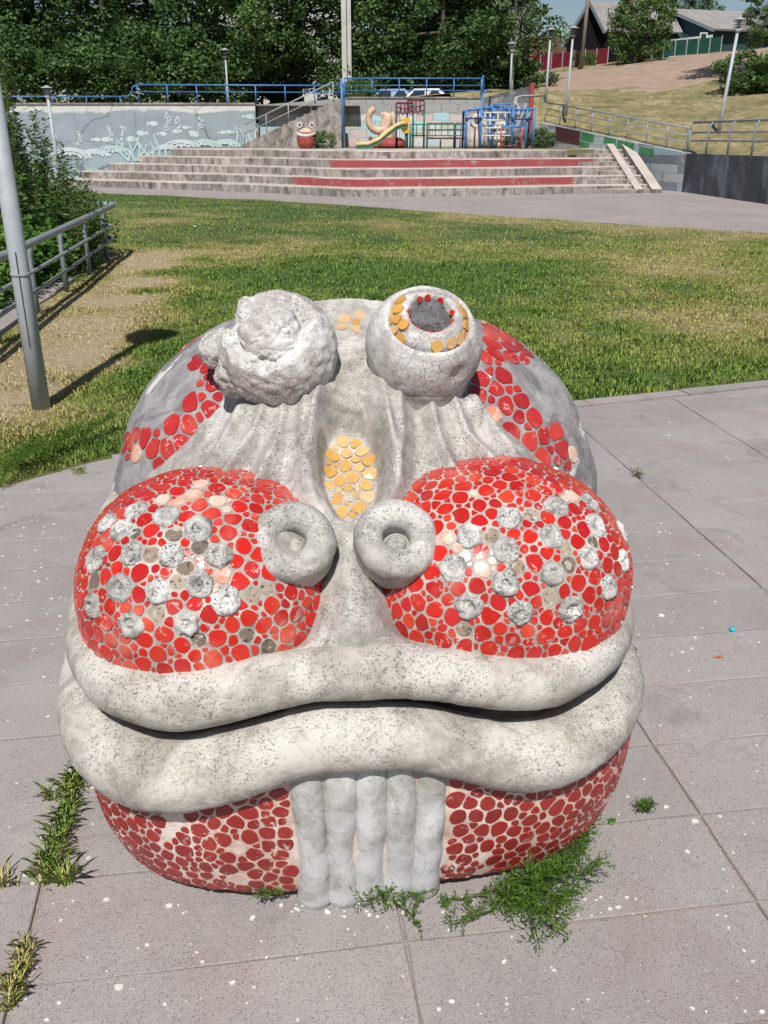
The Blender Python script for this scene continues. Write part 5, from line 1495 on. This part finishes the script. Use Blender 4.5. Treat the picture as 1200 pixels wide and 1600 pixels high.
G_U = 'undergrowth beneath the street trees'
for (px, Y, sc, lab) in [(20, 57, .8, 'dark shrub under the trees at the far left'), (120, 58, .75, 'dark shrub under the trees above the orange wall patch'), (230, 57, .8, 'dark shrub behind the bend of the blue railing'), (320, 59, .8, 'dark shrub left of the thin lamp foot'),
                         (410, 66, .8, 'dark shrub right of the thin lamp foot'), (590, 60, .7, 'dark shrub right of the concrete power pole foot'), (700, 64, .9, 'dark shrub behind the railing above the painted squares'), (775, 61, .7, 'dark shrub at the foot of the birch')]:
    q = on_y(px, 150, Y); tree('shrub', 'under', (q.x, Y, 3.2), px * .1, sc * 1.45, lab, 'shrub', G_U)
q = on_y(560, 142, 56); tree('sapling', 'bush', (q.x, 56, 3.4), 1, .7, 'sunlit light green sapling behind the railing near the power pole', 'shrub')
# right-hand hill
q = on_y(998, 106, 70); tree('round_tree', 'round', (q.x, 70, float(hill_z(q.x, 70)[0]) - .6), 1.0, (.74, .74, 1.12), 'round dark green tree in front of the black gabled house')
q = on_y(1245, 130, 52); tree('weeping_birch', 'weeping', (q.x, 52, float(hill_z(q.x, 52)[0]) - .2), 2.0, 1.12, 'birch with hanging branches reaching in at the top right corner')
q = on_y(1192, 95, 76); tree('garden_tree', 'maple_b', (q.x, 76, float(hill_z(q.x, 76)[0]) - .5), 2.0, .40, 'leafy garden tree at the right end of the green fence')
q = on_y(1070, 30, 100); tree('garden_tree', 'maple_a', (q.x, 100, 7.0), 1.5, .62, 'distant tree showing above the lower grey roof')
q = on_y(1010, 30, 112); tree('garden_tree', 'maple_c', (q.x, 112, 7.0), .5, .58, 'distant tree showing above the ridge of the black house')
q = on_y(1168, 138, 50); tree('slope_bush', 'bush', (q.x, 50, float(hill_z(q.x, 50)[0]) - .2), .5, (1.1, 1.0, .95), 'bushy green shrub on the slope behind the leaning lamp', 'shrub')
q = on_y(1215, 135, 49); tree('slope_bush', 'bush', (q.x, 49, float(hill_z(q.x, 49)[0]) - .2), 2.5, (1.1, 1.0, .8), 'yellowish shrub on the slope at the right edge', 'shrub')
for (px, lab, Y, sc) in ((505, 'leafy weed growing beside the small red frog statue', 43.4, .36), (845, 'leafy weed at the foot of the sloping wall beside the climbing frame', 45.0, .42), (800, 'low weed under the pale ladder', 44.5, .3)):
    p = at(px, Y); tree('weed_bush', 'bush', tuple(p + Vector((0, 0, -.05))), px, sc, lab, 'weed')

# power poles
plain('pole_concrete', (.46, .45, .43), .85, .15, 3); plain('pole_wood', (.24, .205, .17), .85, .3, 5)
q = on_y(540, 146, 57); pe = empty('power_pole', (q.x, 57, 3.4), 0, 'pale square concrete power pole between the tree masses', 'pole')
MB().box((-.17, -.17, -.2), (.10, .17, 9.6)).build('pole', M['pole_concrete'], pe); MB().box((.14, -.12, -.2), (.36, .12, 8.8)).build('pole', M['pole_concrete'], pe)
q = on_y(908, 102, 70); zb = float(hill_z(q.x, 70)[0]) - .1; pe = empty('power_pole', (q.x, 70, zb), 0, 'wooden power pole with a small lamp arm beside the black house', 'pole')
MB().tube([(0, 0, -.2), (.22, 0, 8.5)], [.15, .11], 10).build('pole', M['pole_wood'], pe, True)
MB().tube([(.12, 0, 4.9), (-.15, -.1, 5.2), (-.45, -.15, 5.35)], .035, 7).build('lamp_arm', M['old_steel'], pe, True)
MB().lathe([(.02, 0), (.14, .04), (.12, .14), (.02, .2)], 12, (-.5, -.15, 5.25)).build('lamp_head', M['lamp_white'], pe, True)
MB().tube([(.2, 0, 7.0), (-6, 1, 5.2), (-14, 2, 4.4), (-24, 4, 4.8)], .02, 5).build('wire', M['lamp_dark'], pe)

# houses on the hill
def slate_mat():
    t = NT('slate_roof'); x, y, z = t.sep(t.coord(which='Object'))
    w = t.n('ShaderNodeTexWave'); t.put(w, 0, t.coord()); w.inputs['Scale'].default_value = 3.2; w.inputs['Distortion'].default_value = .3
    col = t.ramp(t.noise(1.2, 5, .65), [(.3, (.22, .205, .195)), (.7, (.335, .315, .30))])
    col = t.mix(t.math('MULTIPLY', w.outputs[1], .2), col, (.12, .11, .105))
    M['slate_roof'] = t.done(col, .85)
slate_mat()
def boards(name, c):
    t = NT(name); w = t.n('ShaderNodeTexWave'); t.put(w, 0, t.coord()); w.inputs['Scale'].default_value = 4.5; w.inputs['Distortion'].default_value = .15
    col = t.mix(t.ramp(w.outputs[1], [(0, 1.0), (.18, 0.0)]), t.ramp(t.noise(2, 5, .6), [(.3, tuple(k * .75 for k in c)), (.7, c)]), tuple(k * .3 for k in c))
    M[name] = t.done(col, .85); t.b.inputs['Specular IOR Level'].default_value = .1
boards('black_boards', (.012, .011, .013)); boards('teal_boards', (.045, .085, .095)); boards('brown_boards', (.20, .13, .095)); boards('green_fence', (.018, .075, .058)); boards('red_fence', (.16, .018, .03))
plain('house_white', (.52, .52, .50), .8); plain('trim_blue', (.16, .20, .23), .7); plain('trim_white', (.62, .62, .60), .7); plain('chimney_brick', (.30, .10, .07), .9, .3, 9)
def glass():
    t = NT('window_glass'); M['window_glass'] = t.done((.02, .03, .04), .05)
glass()
def house(name, label, L, A, R, ext, zbase, wallmat, roofmat, windows=(), over=.35, th=.14, wall_inset=.35):
    """L, A, R: left eave, apex, right eave of the gable we see; ext: vector of the ridge"""
    L, A, R, ext = Vector(L), Vector(A), Vector(R), Vector(ext); o = Vector((L.x, L.y, zbase)); e = empty(name, o, 0, label, 'house')
    loc = lambda v: v - o
    d = (R - L); d.z = 0; dn = d.normalized(); n = Vector((-dn.y, dn.x, 0)); n = n if n.dot(ext) > 0 else -n
    off = n * wall_inset
    lw, rw_ = L + (A - L) * .10, R + (A - R) * .10
    V = [Vector((lw.x, lw.y, zbase)), Vector((rw_.x, rw_.y, zbase)), Vector((rw_.x, rw_.y, rw_.z - .08)), A - Vector((0, 0, .1)), Vector((lw.x, lw.y, lw.z - .08))]
    V = [loc(v + off) for v in V]; V2 = [v + ext - n * 2 * wall_inset for v in V]
    MB().add(V + V2, [(0, 1, 2, 3, 4), (9, 8, 7, 6, 5)] + [(i, (i + 1) % 5, 5 + (i + 1) % 5, 5 + i) for i in range(5)]).build('wall', M[wallmat], e)
    for P in (L, R):
        nn = (A - P).cross(ext).normalized(); nn = nn if nn.z > 0 else -nn
        q = [loc(P), loc(P + ext), loc(A + ext), loc(A)]
        MB().add(q + [v + nn * th for v in q], [(0, 3, 2, 1), (4, 5, 6, 7), (0, 1, 5, 4), (1, 2, 6, 5), (2, 3, 7, 6), (3, 0, 4, 7)]).build('roof', M[roofmat], e)
        MB().beam(loc(P) - n * .04 + nn * .02, loc(A) - n * .04 + nn * .02, .06, .22).build('barge_board', M['trim_white' if name == 'none' else 'trim_blue'], e)
    for (s, z0, w, hh) in windows:          # along the gable, metres
        c = Vector((L.x, L.y, 0)) + dn * s + off - n * .03; c.z = zbase + z0; c = loc(c)
        fr = MB().beam(c, c + dn * w, .10, hh).build('window', M['trim_white'], e)
        MB().beam(c + dn * w * .12 - n * .06, c + dn * w * .88 - n * .06, .02, hh * .78).build('pane', M['window_glass'], fr)
    return e
zb1 = 5.9
A1 = on_y(921, 4, 79); L1 = on_y(878, 74, 80); R1 = on_y(945, 52, 77.5)
h1 = house('gabled_house', 'black timber house with a steep grey roof and white window frames on the hill', L1, A1, R1, on_y(1042, 7, 84) - A1, zb1, 'black_boards', 'slate_roof', [(1.2, 1.3, .8, 1.1), (2.6, 1.3, .8, 1.1)])
zc = on_y(981, 2, 81); MB().box((-.35, -.35, -.9), (.35, .35, .7)).build('chimney', M['chimney_brick'], h1, loc=zc - h1.location)
A2 = on_y(1042, 16, 84); L2 = on_y(1010, 40, 84); R2 = on_y(1116, 48, 80)
h2 = house('low_house', 'lower house with teal boarded gable and white wall behind the green fence', L2, A2, R2, on_y(1200, 22, 90) - on_y(1042, 16, 84), 6.2, 'teal_boards', 'slate_roof')
a, b = on_y(1046, 78, 81.5), on_y(1112, 70, 79.3); MB().add([Vector((a.x, a.y, 6.2)) - h2.location, Vector((b.x, b.y, 6.2)) - h2.location, Vector((b.x, b.y, on_y(1112, 54, 79.3).z)) - h2.location, Vector((a.x, a.y, on_y(1046, 62, 81.5).z)) - h2.location,
    Vector((a.x + .5, a.y + 1.5, 6.2)) - h2.location, Vector((b.x + .5, b.y + 1.5, 6.2)) - h2.location, Vector((b.x + .5, b.y + 1.5, on_y(1112, 54, 79.3).z)) - h2.location, Vector((a.x + .5, a.y + 1.5, on_y(1046, 62, 81.5).z)) - h2.location],
    [(0, 1, 2, 3), (7, 6, 5, 4), (0, 4, 5, 1), (3, 2, 6, 7), (1, 5, 6, 2), (0, 3, 7, 4)]).build('white_wall', M['house_white'], h2)
c = on_y(1098, 59, 79.4); fr = MB().box((-.28, -.18, -.35), (.28, .0, .35)).build('window', M['trim_white'], h2, loc=c - h2.location); MB().box((-.2, -.2, -.27), (.2, -.185, .27)).build('pane', M['window_glass'], fr)
A3 = on_y(872, 54, 92); L3 = on_y(840, 82, 94); R3 = on_y(896, 76, 91)
h3 = house('small_house', 'small brown boarded house with grey roof left of the black house', L3, A3, R3, Vector((-6.5, 5, 0)), 5.5, 'brown_boards', 'slate_roof', [(1.0, 1.3, .7, .9)])
def fence(label, pts, hgt, mat, n):
    pts = [Vector(p) for p in pts]; e = empty('board_fence', pts[0], 0, label, 'fence'); o = pts[0]
    for k in range(n):
        f0, f1 = k / n, (k + .985) / n; a, b = pts[0].lerp(pts[1], f0) - o, pts[0].lerp(pts[1], f1) - o
        MB().beam(a + Vector((0, 0, hgt / 2)), b + Vector((0, 0, hgt / 2)), .04, hgt).build('fence_panel', M[mat], e)
    for k in range(n + 1):
        a = pts[0].lerp(pts[1], k / n) - o; MB().tube([a + Vector((0, -.06, -.2)), a + Vector((0, -.06, hgt + .08))], .04, 6).build('post', M['old_steel'], e)
fence('dark green sheet fence in front of the teal house', (on_y(1018, 90, 76), on_y(1125, 82, 75)), 1.05, 'green_fence', 6)
fence('maroon sheet fence left of the black house', (on_y(826, 118, 78), on_y(948, 106, 75.5)), 1.35, 'red_fence', 7)
for px in (898, 917, 925):
    q = on_y(px, 104, 74.5); tree('vine_bush', 'bush', (q.x, 74.5, q.z - .3), px, (.22, .22, .62), {898: 'narrow green vine left of the wooden pole', 917: 'narrow green vine right of the wooden pole', 925: 'narrow green vine on the maroon fence under the black house'}[px], 'vine')

# apartment block and street things glimpsed through the trees
ab = empty('apartment_block', (-12, 92, 3.0), 0, 'pale apartment block glimpsed behind the dark trees', 'building')
MB().box((-4, 0, 0), (9.8, 12, 16)).build('wall', M['house_white'], ab)
for k in range(5):
    MB().box((-4.2, -.08, 2.9 * k + 2.6), (10.0, .0, 2.9 * k + 2.8)).build('floor_band', M['pole_concrete'], ab)
    for i in range(6):
        w_ = MB().box((-3.2 + i * 2.2, -.05, 2.9 * k + .9), (-1.9 + i * 2.2, .02, 2.9 * k + 2.3)).build('window', M['trim_white'], ab)
        MB().box((-3.08 + i * 2.2, -.07, 2.9 * k + 1.0), (-2.02 + i * 2.2, -.055, 2.9 * k + 2.2)).build('pane', M['window_glass'], w_)
kq = on_y(446, 148, 70); ki = empty('kiosk', (kq.x, 70, 3.7), 0, 'small red kiosk with orange roof under the trees', 'kiosk')
plain('kiosk_red', (.40, .05, .05), .6); plain('kiosk_orange', (.55, .13, .04), .6)
MB().box((-.9, -.6, 0), (.9, .6, 1.5)).build('wall', M['kiosk_red'], ki); MB().prism([(-1.1, -.8), (1.1, -.8), (1.1, .8), (-1.1, .8)], 1.5, 1.62).build('roof', M['kiosk_orange'], ki); MB().box((-.6, -.63, .6), (.6, -.605, 1.2)).build('counter_window', M['window_glass'], ki)
def car(px, Y, paint, label):
    q = on_y(px, 150, Y); e = empty('parked_car', (q.x, Y, 3.05), 0, label, 'car')
    prof = [(-2.1, .28), (-2.1, .72), (-1.95, .86), (-1.2, .92), (-.65, 1.40), (.75, 1.42), (1.35, .96), (2.0, .86), (2.1, .6), (2.08, .28)]; n = len(prof)
    V = [(x, -.82 * (1 if z < 1 else .84), z) for x, z in prof] + [(x, .82 * (1 if z < 1 else .84), z) for x, z in prof]
    MB().add(V, [tuple(range(n)), tuple(reversed(range(n, 2 * n)))] + [(i, n + i, n + (i + 1) % n, (i + 1) % n) for i in range(n)]).build('body', M[paint], e)
    for (x0, x1) in ((-1.02, -.05), (.03, .98)):
        MB().add([(x0, -.835, .94), (x1, -.835, .94), (min(x1, .68), -.71, 1.34), (max(x0 + .35, -.58), -.71, 1.34)], [(0, 1, 2, 3)]).build('window', M['window_glass'], e)
    for x in (-1.3, 1.3):
        for y in (-.8, .8):
            w_ = MB().add(*[k.tolist() for k in lathe_np([(.001, -.1), (.31, -.1), (.31, .1), (.001, .1)], (0, 1, 0), np.array((x, y * .93, .31)), 18)]).build('wheel', M['lamp_dark'], e)
plain('car_blue', (.22, .33, .42), .25); plain('car_white', (.66, .66, .64), .25)
car(612, 57.5, 'car_blue', 'blue grey car parked behind the railing above the slide'); car(664, 57.0, 'car_white', 'white car parked behind the railing above the basket frames')

# ------------------------------------------------------------------ willow shrub, weeds, grass, litter
def near_shrub():
    rng = np.random.default_rng(31); e = empty('willow_shrub', (-6.2, 15.5, 0), 0, 'tall willow shrub with narrow leaves behind the near railing', 'shrub')
    stems = MB(); P = []; D = []
    for k in range(430):
        a = rng.uniform(0, 2 * PI); r = math.sqrt(rng.random()); x, y = r * 1.25 * math.cos(a) - .1, r * 2.6 * math.sin(a)
        edge = max(0, 1 - r); h = (1.15 + 2.1 * edge ** .7) * rng.uniform(.7, 1.12)
        h *= 1.0 if x < .3 else .75
        lean = np.array([x * .16 + rng.normal(0, .10), y * .05 + rng.normal(0, .10)])
        s = np.linspace(0, 1, 7); pts = np.stack([x + lean[0] * s * h + .10 * np.sin(s * 3 + k) * s, y + lean[1] * s * h, s * h], 1)
        if k % 2 == 0: stems.tube(pts.tolist(), [.010 * (1 - .8 * q) + .002 for q in s], 4, False)
        n = int(46 * h); t = rng.uniform(.18, 1.0, n)
        q = np.stack([np.interp(t, s, pts[:, i]) for i in range(3)], 1); ang = rng.uniform(0, 2 * PI, n)
        out = np.stack([np.cos(ang), np.sin(ang), rng.uniform(.1, .9, n)], 1); out /= np.linalg.norm(out, axis=1, keepdims=True)
        L = rng.uniform(.08, .15, (n, 1)); P.append(q + out * L * .5); D.append(out * L)
    P = np.concatenate(P); D = np.concatenate(D); n = len(P)
    s = np.cross(D, rng.normal(size=(n, 3)) + [0, 0, 1.0]); s /= np.maximum(np.linalg.norm(s, axis=1, keepdims=True), 1e-6); W = .016 * rng.uniform(.7, 1.3, (n, 1))
    V = np.stack([P - D * .5, P + s * W, P + D * .5 + [0, 0, -.015], P - s * W], 1).reshape(-1, 3)
    stems.build('stems', M['twig'], e)
    link('foliage', mesh_np('foliage', V, np.arange(4 * n).reshape(-1, 4)), M['leaf_willow'], e)
    # broad-leaved seedlings along its foot
    e2 = empty('broadleaf_shrub', (-5.45, 14.4, 0), 0, 'bright green broad-leaved undergrowth between the railing and the willow', 'shrub')
    C = []; 
    for k in range(70):
        C.append((rng.uniform(-.55, .30), rng.uniform(-3.4, 3.4), rng.uniform(.12, .75)))
    Pp = np.concatenate([np.array(c) + rng.normal(size=(130, 3)) * [.17, .2, .14] for c in C]); Pp = Pp[Pp[:, 2] > .02]
    V, F = leaf_cloud(Pp, .088, rng, aspect=.7, normal=np.tile([.1, -.5, .8], (len(Pp), 1))); link('foliage', mesh_np('foliage', V, F), M['leaf_fresh'], e2)
    m = MB()
    for c in C[::2]: m.tube([(c[0], c[1], -.02), (c[0] + .03, c[1], c[2])], [.008, .003], 4, False)
    m.build('stems', M['twig'], e2)
near_shrub()

# lawn blades: short mown grass, thinner and yellower where the ground is dry
def blades(N, ymax, seed, hgt, wid, near):
    rng = np.random.default_rng(seed)
    u = rng.random(N); y = 5.0 * (ymax / 5.0) ** u if near else 5.0 + (ymax - 5.0) * u
    x = rng.uniform(-1, 1, N) * (.53 * y + 1.2)
    ok = (y > edge_y(x) + .015) & (y < path_y(x) - .04) & ((x > -4.75 - (y - 13.475) * .115) | (y > 18.6))
    x, y = x[ok], y[ok]; d = dryness(x, y)
    keep = rng.random(len(x)) < np.clip(1.35 - .55 * d, .10, 1); x, y, d = x[keep], y[keep], d[keep]
    n = len(x); z = lawn_z(x, y)
    clump = fbm(np.stack([x, y, 0 * x], 1), 3.5, 2, 301)
    h = hgt * rng.uniform(.5, 1.25, n) * (1.0 + .45 * clump) * np.clip(1.25 - .35 * d, .45, 1.3)
    h = h * (1 + .35 * sstep(.25, .0, y - edge_y(x)))
    a = rng.uniform(0, 2 * PI, n); lean = rng.uniform(.15, 1.0, n) * h
    s = np.stack([np.cos(a + PI / 2), np.sin(a + PI / 2)], 1) * (wid * rng.uniform(.7, 1.3, n) * (1 + .03 * y))[:, None]
    b = np.stack([x, y], 1); t = b + np.stack([np.cos(a), np.sin(a)], 1) * lean[:, None]; mdl = b + (t - b) * .35
    V = np.empty((n, 5, 3)); 
    V[:, 0, :2] = b - s; V[:, 1, :2] = b + s; V[:, 2, :2] = mdl + s * .8; V[:, 3, :2] = t; V[:, 4, :2] = mdl - s * .8
    V[:, 0, 2] = V[:, 1, 2] = z - .01; V[:, 2, 2] = V[:, 4, 2] = z + h * .62; V[:, 3, 2] = z + h
    return V.reshape(-1, 3), np.repeat(np.clip(d, 0, 1.6), 5)
V1, T1 = blades(270000, 20, 1, .030, .0028, True); V2, T2 = blades(120000, 38, 2, .032, .0042, False)
V = np.concatenate([V1, V2]); T = np.concatenate([T1, T2])
me = mesh_np('grass', V, np.arange(len(V)).reshape(-1, 5)); at_ = me.attributes.new('tint', 'FLOAT', 'POINT'); at_.data.foreach_set('value', T.astype(np.float32))
link('grass', me, M['grass_blade'], kind='stuff', label='short mown lawn grass with dry yellow patches', cat='grass')

def tuft(name, label, pts, n, h, seed, tint, spread=.03):
    """a clump of grass growing along a joint: pts in the picture on the ground"""
    rng = np.random.default_rng(seed); W = [on_z(*p) for p in pts]; o = W[0]
    f = rng.uniform(0, len(W) - 1, n); i = np.minimum(f.astype(int), len(W) - 2); f = f - i
    A = np.array([w[:2] for w in W]); b = A[i] + (A[i + 1] - A[i]) * f[:, None] + rng.normal(size=(n, 2)) * spread - np.array(o[:2])
    hh = h * rng.uniform(.4, 1.3, n); a = rng.uniform(0, 2 * PI, n); ln = rng.uniform(.3, 1.3, n) * hh
    d = np.stack([np.cos(a), np.sin(a)], 1); s = np.stack([-np.sin(a), np.cos(a)], 1) * .0019
    V = np.zeros((n, 7, 3))
    for k, (t, zz, w) in enumerate(((0, 0, 1), (.30, .55, .9), (.65, .88, .6))):
        V[:, k, :2] = b + d * (ln * t)[:, None] - s * w; V[:, 6 - k, :2] = b + d * (ln * t)[:, None] + s * w; V[:, k, 2] = V[:, 6 - k, 2] = hh * zz
    V[:, 3, :2] = b + d * ln[:, None]; V[:, 3, 2] = hh * .92
    me = mesh_np(name, V.reshape(-1, 3), np.arange(7 * n).reshape(-1, 7))
    at_ = me.attributes.new('tint', 'FLOAT', 'POINT'); at_.data.foreach_set('value', np.repeat(np.clip(rng.normal(tint, .25, n), 0, 1.5), 7).astype(np.float32))
    return link(name, me, M['grass_blade'], loc=(o.x, o.y, .010), label=label, cat='grass')
tuft('grass_tuft', 'long green grass tuft growing from the paving joint left of the frog', [(112, 1225), (108, 1270), (96, 1310), (80, 1350), (72, 1388)], 520, .055, 1, .35, .014)
tuft('grass_tuft', 'small spiky grass tuft beside the long tuft left of the frog', [(98, 1382), (104, 1388)], 60, .075, 2, .5, .009)
tuft('grass_tuft', 'yellowing grass tuft in the joint at the bottom left corner', [(44, 1480), (36, 1515), (24, 1550), (12, 1588)], 280, .045, 3, .9, .009)
tuft('grass_tuft', 'dark leafy grass patch touching the lower lip on the left', [(118, 1208), (128, 1222), (122, 1240)], 110, .05, 4, .25, .016)
tuft('grass_tuft', 'sparse grass sprig at the left edge of the paving', [(2, 1385), (12, 1390)], 40, .06, 5, .8, .012)
tuft('grass_tuft', 'tiny grass sprig near the back left paving edge', [(122, 742), (130, 744)], 40, .05, 6, .3, .02)
tuft('grass_tuft', 'thin dry grass sprig on the paving at the left', [(78, 1250), (84, 1254)], 36, .05, 7, .7, .010)

def mayweed(label, stems, seed, dense=1.0, leaf=.030, z0=.012):
    """feathery weed: creeping stems (picture points on the ground) with finely cut leaves"""
    rng = np.random.default_rng(seed); o = on_z(*stems[0][0][0]); e = empty('mayweed', (o.x, o.y, 0), 0, label, 'weed'); sm = MB(); P = []; D = []
    for pts, hh in stems:
        W = [np.array((on_z(*p) - o)[:]) for p in pts]; m = len(W)
        for i, w in enumerate(W): w[2] = z0 + hh * 1.7 * (math.sin(PI * .5 * i / max(1, m - 1)) * .8 + .15)
        sm.tube([tuple(w) for w in W], [.0028 - .0012 * i / m for i in range(m)], 5, False)
        W = np.array(W); L = np.linalg.norm(np.diff(W, axis=0), axis=1).sum(); n = int(L / .012 * dense)
        t = rng.uniform(0, m - 1, n); i = np.minimum(t.astype(int), m - 2); b = W[i] + (W[i + 1] - W[i]) * (t - i)[:, None]
        for q in b:                     # one cut leaf: a rib with leaflets
            a = rng.uniform(0, 2 * PI); el = rng.uniform(.15, 1.0); d = np.array([math.cos(a) * math.cos(el), math.sin(a) * math.cos(el), math.sin(el)]); ll = leaf * rng.uniform(.6, 1.4)
            for k in range(9):
                f = (k + 1) / 9; c = q + d * ll * f; r = rng.normal(size=3); r = r - d * np.dot(r, d) * .6; r /= np.linalg.norm(r); r = r * .7 + d * .7
                P.append(c); D.append(r * ll * .42 * (1.15 - .6 * f))
    P = np.array(P); D = np.array(D); n = len(P); s = np.cross(D, rng.normal(size=(n, 3))); s /= np.maximum(np.linalg.norm(s, axis=1, keepdims=True), 1e-9); s *= .0024
    V = np.stack([P - s * .7, P + D * .5 - s, P + D, P + D * .5 + s], 1).reshape(-1, 3); V[:, 2] = np.maximum(V[:, 2], z0)
    sm.build('stems', M['leaf_weed'], e, True); link('foliage', mesh_np('foliage', V, np.arange(4 * n).reshape(-1, 4)), M['leaf_weed'], e)
    return e
mayweed('large sprawling feathery weed in front of the right side of the frog', [
    ([(790, 1405), (800, 1430), (830, 1450), (830, 1480), (838, 1505)], .05), ([(790, 1405), (770, 1440), (735, 1460), (705, 1470)], .04), ([(800, 1405), (840, 1420), (890, 1405), (945, 1395)], .07), ([(805, 1408), (850, 1440), (885, 1430), (900, 1420)], .06),
    ([(800, 1410), (825, 1430), (860, 1470), (885, 1490)], .04), ([(795, 1410), (790, 1450), (800, 1470)], .06), ([(800, 1405), (860, 1390), (930, 1410)], .06), ([(800, 1412), (850, 1455), (880, 1465)], .05), ([(798, 1410), (820, 1440), (810, 1470)], .07), ([(800, 1405), (880, 1430), (870, 1450)], .05),
    ([(795, 1408), (815, 1425), (840, 1440)], .09), ([(800, 1405), (850, 1410), (870, 1425)], .09), ([(790, 1405), (800, 1440), (785, 1460)], .08), ([(805, 1405), (830, 1415), (850, 1430)], .10)], 1, 1.9, .052)
mayweed('feathery weed tucked under the right end of the chin', [([(850, 1380), (880, 1360), (905, 1340), (915, 1325)], .06), ([(845, 1385), (880, 1375), (915, 1365)], .06), ([(840, 1385), (870, 1390), (900, 1375)], .05), ([(850, 1378), (890, 1350), (925, 1345)], .05)], 2, 1.9, .05)
mayweed('low weed clump at the foot of the ribs', [([(600, 1412), (590, 1425), (575, 1440), (560, 1445)], .05), ([(605, 1412), (615, 1425), (618, 1445)], .04), ([(598, 1412), (600, 1430), (595, 1440)], .06), ([(605, 1410), (640, 1418), (655, 1425)], .04), ([(610, 1412), (640, 1440), (652, 1465)], .02)], 3, 1.7, .042)
mayweed('thin trailing weed between the ribs and the large weed', [([(700, 1412), (720, 1420), (745, 1418), (765, 1420)], .03), ([(700, 1412), (690, 1430), (700, 1440)], .03)], 4, 1.6, .03)
mayweed('small round weed at the left end of the ribs', [([(415, 1400), (405, 1420), (412, 1430)], .05), ([(415, 1400), (425, 1418), (428, 1430)], .05), ([(415, 1402), (400, 1410)], .05)], 5, 3.2, .034)
mayweed('tiny isolated weed on the paving right of the frog', [([(1005, 1272), (998, 1280)], .03), ([(1005, 1272), (1018, 1272)], .03), ([(1005, 1272), (1010, 1284)], .03)], 6, 4.0, .028)
mayweed('tiny grey weed by the kerb on the right', [([(992, 745), (1000, 752)], .02)], 7, 2.5, .05)
mayweed('leafy weed patch spilling from the lawn onto the paving at the left', [([(20, 740), (50, 735), (90, 728)], .10), ([(0, 770), (30, 752), (60, 745)], .10), ([(60, 730), (100, 715), (130, 700)], .09), ([(10, 745), (40, 742), (70, 740)], .12), ([(120, 705), (150, 690), (180, 680)], .08)], 8, 3.0, .075, .02)
leafm = MB().add([(0, -.012, .002), (.012, -.004, .010), (.016, .012, .012), (.004, .022, .006), (-.010, .014, .010), (-.012, -.002, .008)], [(0, 1, 2, 3, 4, 5)])
p = on_z(955, 1292); leafm.build('fallen_leaf', M['leaf_fresh'], None, loc=(p.x, p.y, .014), label='single green leaf lying on the paving beside the chin', cat='leaf')

# chips of paint and plaster fallen on the paving
plain('chip_white', (.62, .60, .57), .85, .15)
def chips():
    rng = np.random.default_rng(77); m = MB(); 
    def put(x, y, r):
        k = rng.integers(4, 7); a0 = rng.uniform(0, 6.3); q = []
        for i in range(k):
            t = a0 + 2 * PI * i / k; rr = r * rng.uniform(.55, 1.2); q.append((x + rr * math.cos(t), y + rr * math.sin(t) * .8))
        m.prism(q, .012, .0135 + r * .25)
    for _ in range(4200):
        px, py = rng.uniform(0, 1200), rng.uniform(640, 1600); p = on_z(px, py)
        w = .05 + .5 * math.exp(-((px - 60) / 110) ** 2 - ((py - 890) / 130) ** 2) + .10 * math.exp(-((px - 1050) / 120) ** 2) * (py < 1100)
        if p.y > edge_y(p.x) - .2 or rng.random() > w * 2.0 or (px > 150 and px < 960 and py < 1395): continue
        put(p.x, p.y, abs(rng.normal(0, .0042)) + .0018)
    for _ in range(60):
        px, py = rng.uniform(430, 1010), rng.uniform(1400, 1440); p = on_z(px, py); put(p.x, p.y, rng.uniform(.003, .009))
    m.build('paint_chips', M['chip_white'], None, kind='stuff', label='scattered white chips of plaster on the paving', cat='debris')
chips()
plain('cap_cyan', (.02, .45, .60), .35); plain('scrap_orange', (.50, .14, .07), .7); plain('paper', (.75, .75, .74), .7)
p = on_z(1143, 988); MB().lathe([(.013, 0), (.0145, .004), (.0135, .011), (.010, .013)], 14).build('bottle_cap', M['cap_cyan'], None, True, loc=(p.x, p.y, .012), label='small cyan bottle cap on the paving at the right', cat='bottle cap')
p = on_z(1122, 1031); MB().add([(-.02, -.006, .002), (.0, -.010, .008), (.022, -.002, .003), (.016, .010, .010), (-.004, .006, .004), (-.018, .008, .009)], [(0, 1, 4, 5), (1, 2, 3, 4)]).build('paper_scrap', M['scrap_orange'], None, loc=(p.x, p.y, .012), label='crumpled orange scrap on the paving below the cyan cap', cat='litter')
p = on_z(302, 358); MB().add([(-.06, -.02, .03), (.0, -.04, .07), (.07, -.02, .03), (.05, .05, .06), (-.03, .04, .04)], [(0, 1, 4), (1, 2, 3, 4)]).build('paper_scrap', M['paper'], None, loc=(p.x, p.y, .02), label='white scrap of paper on the lawn', cat='litter')
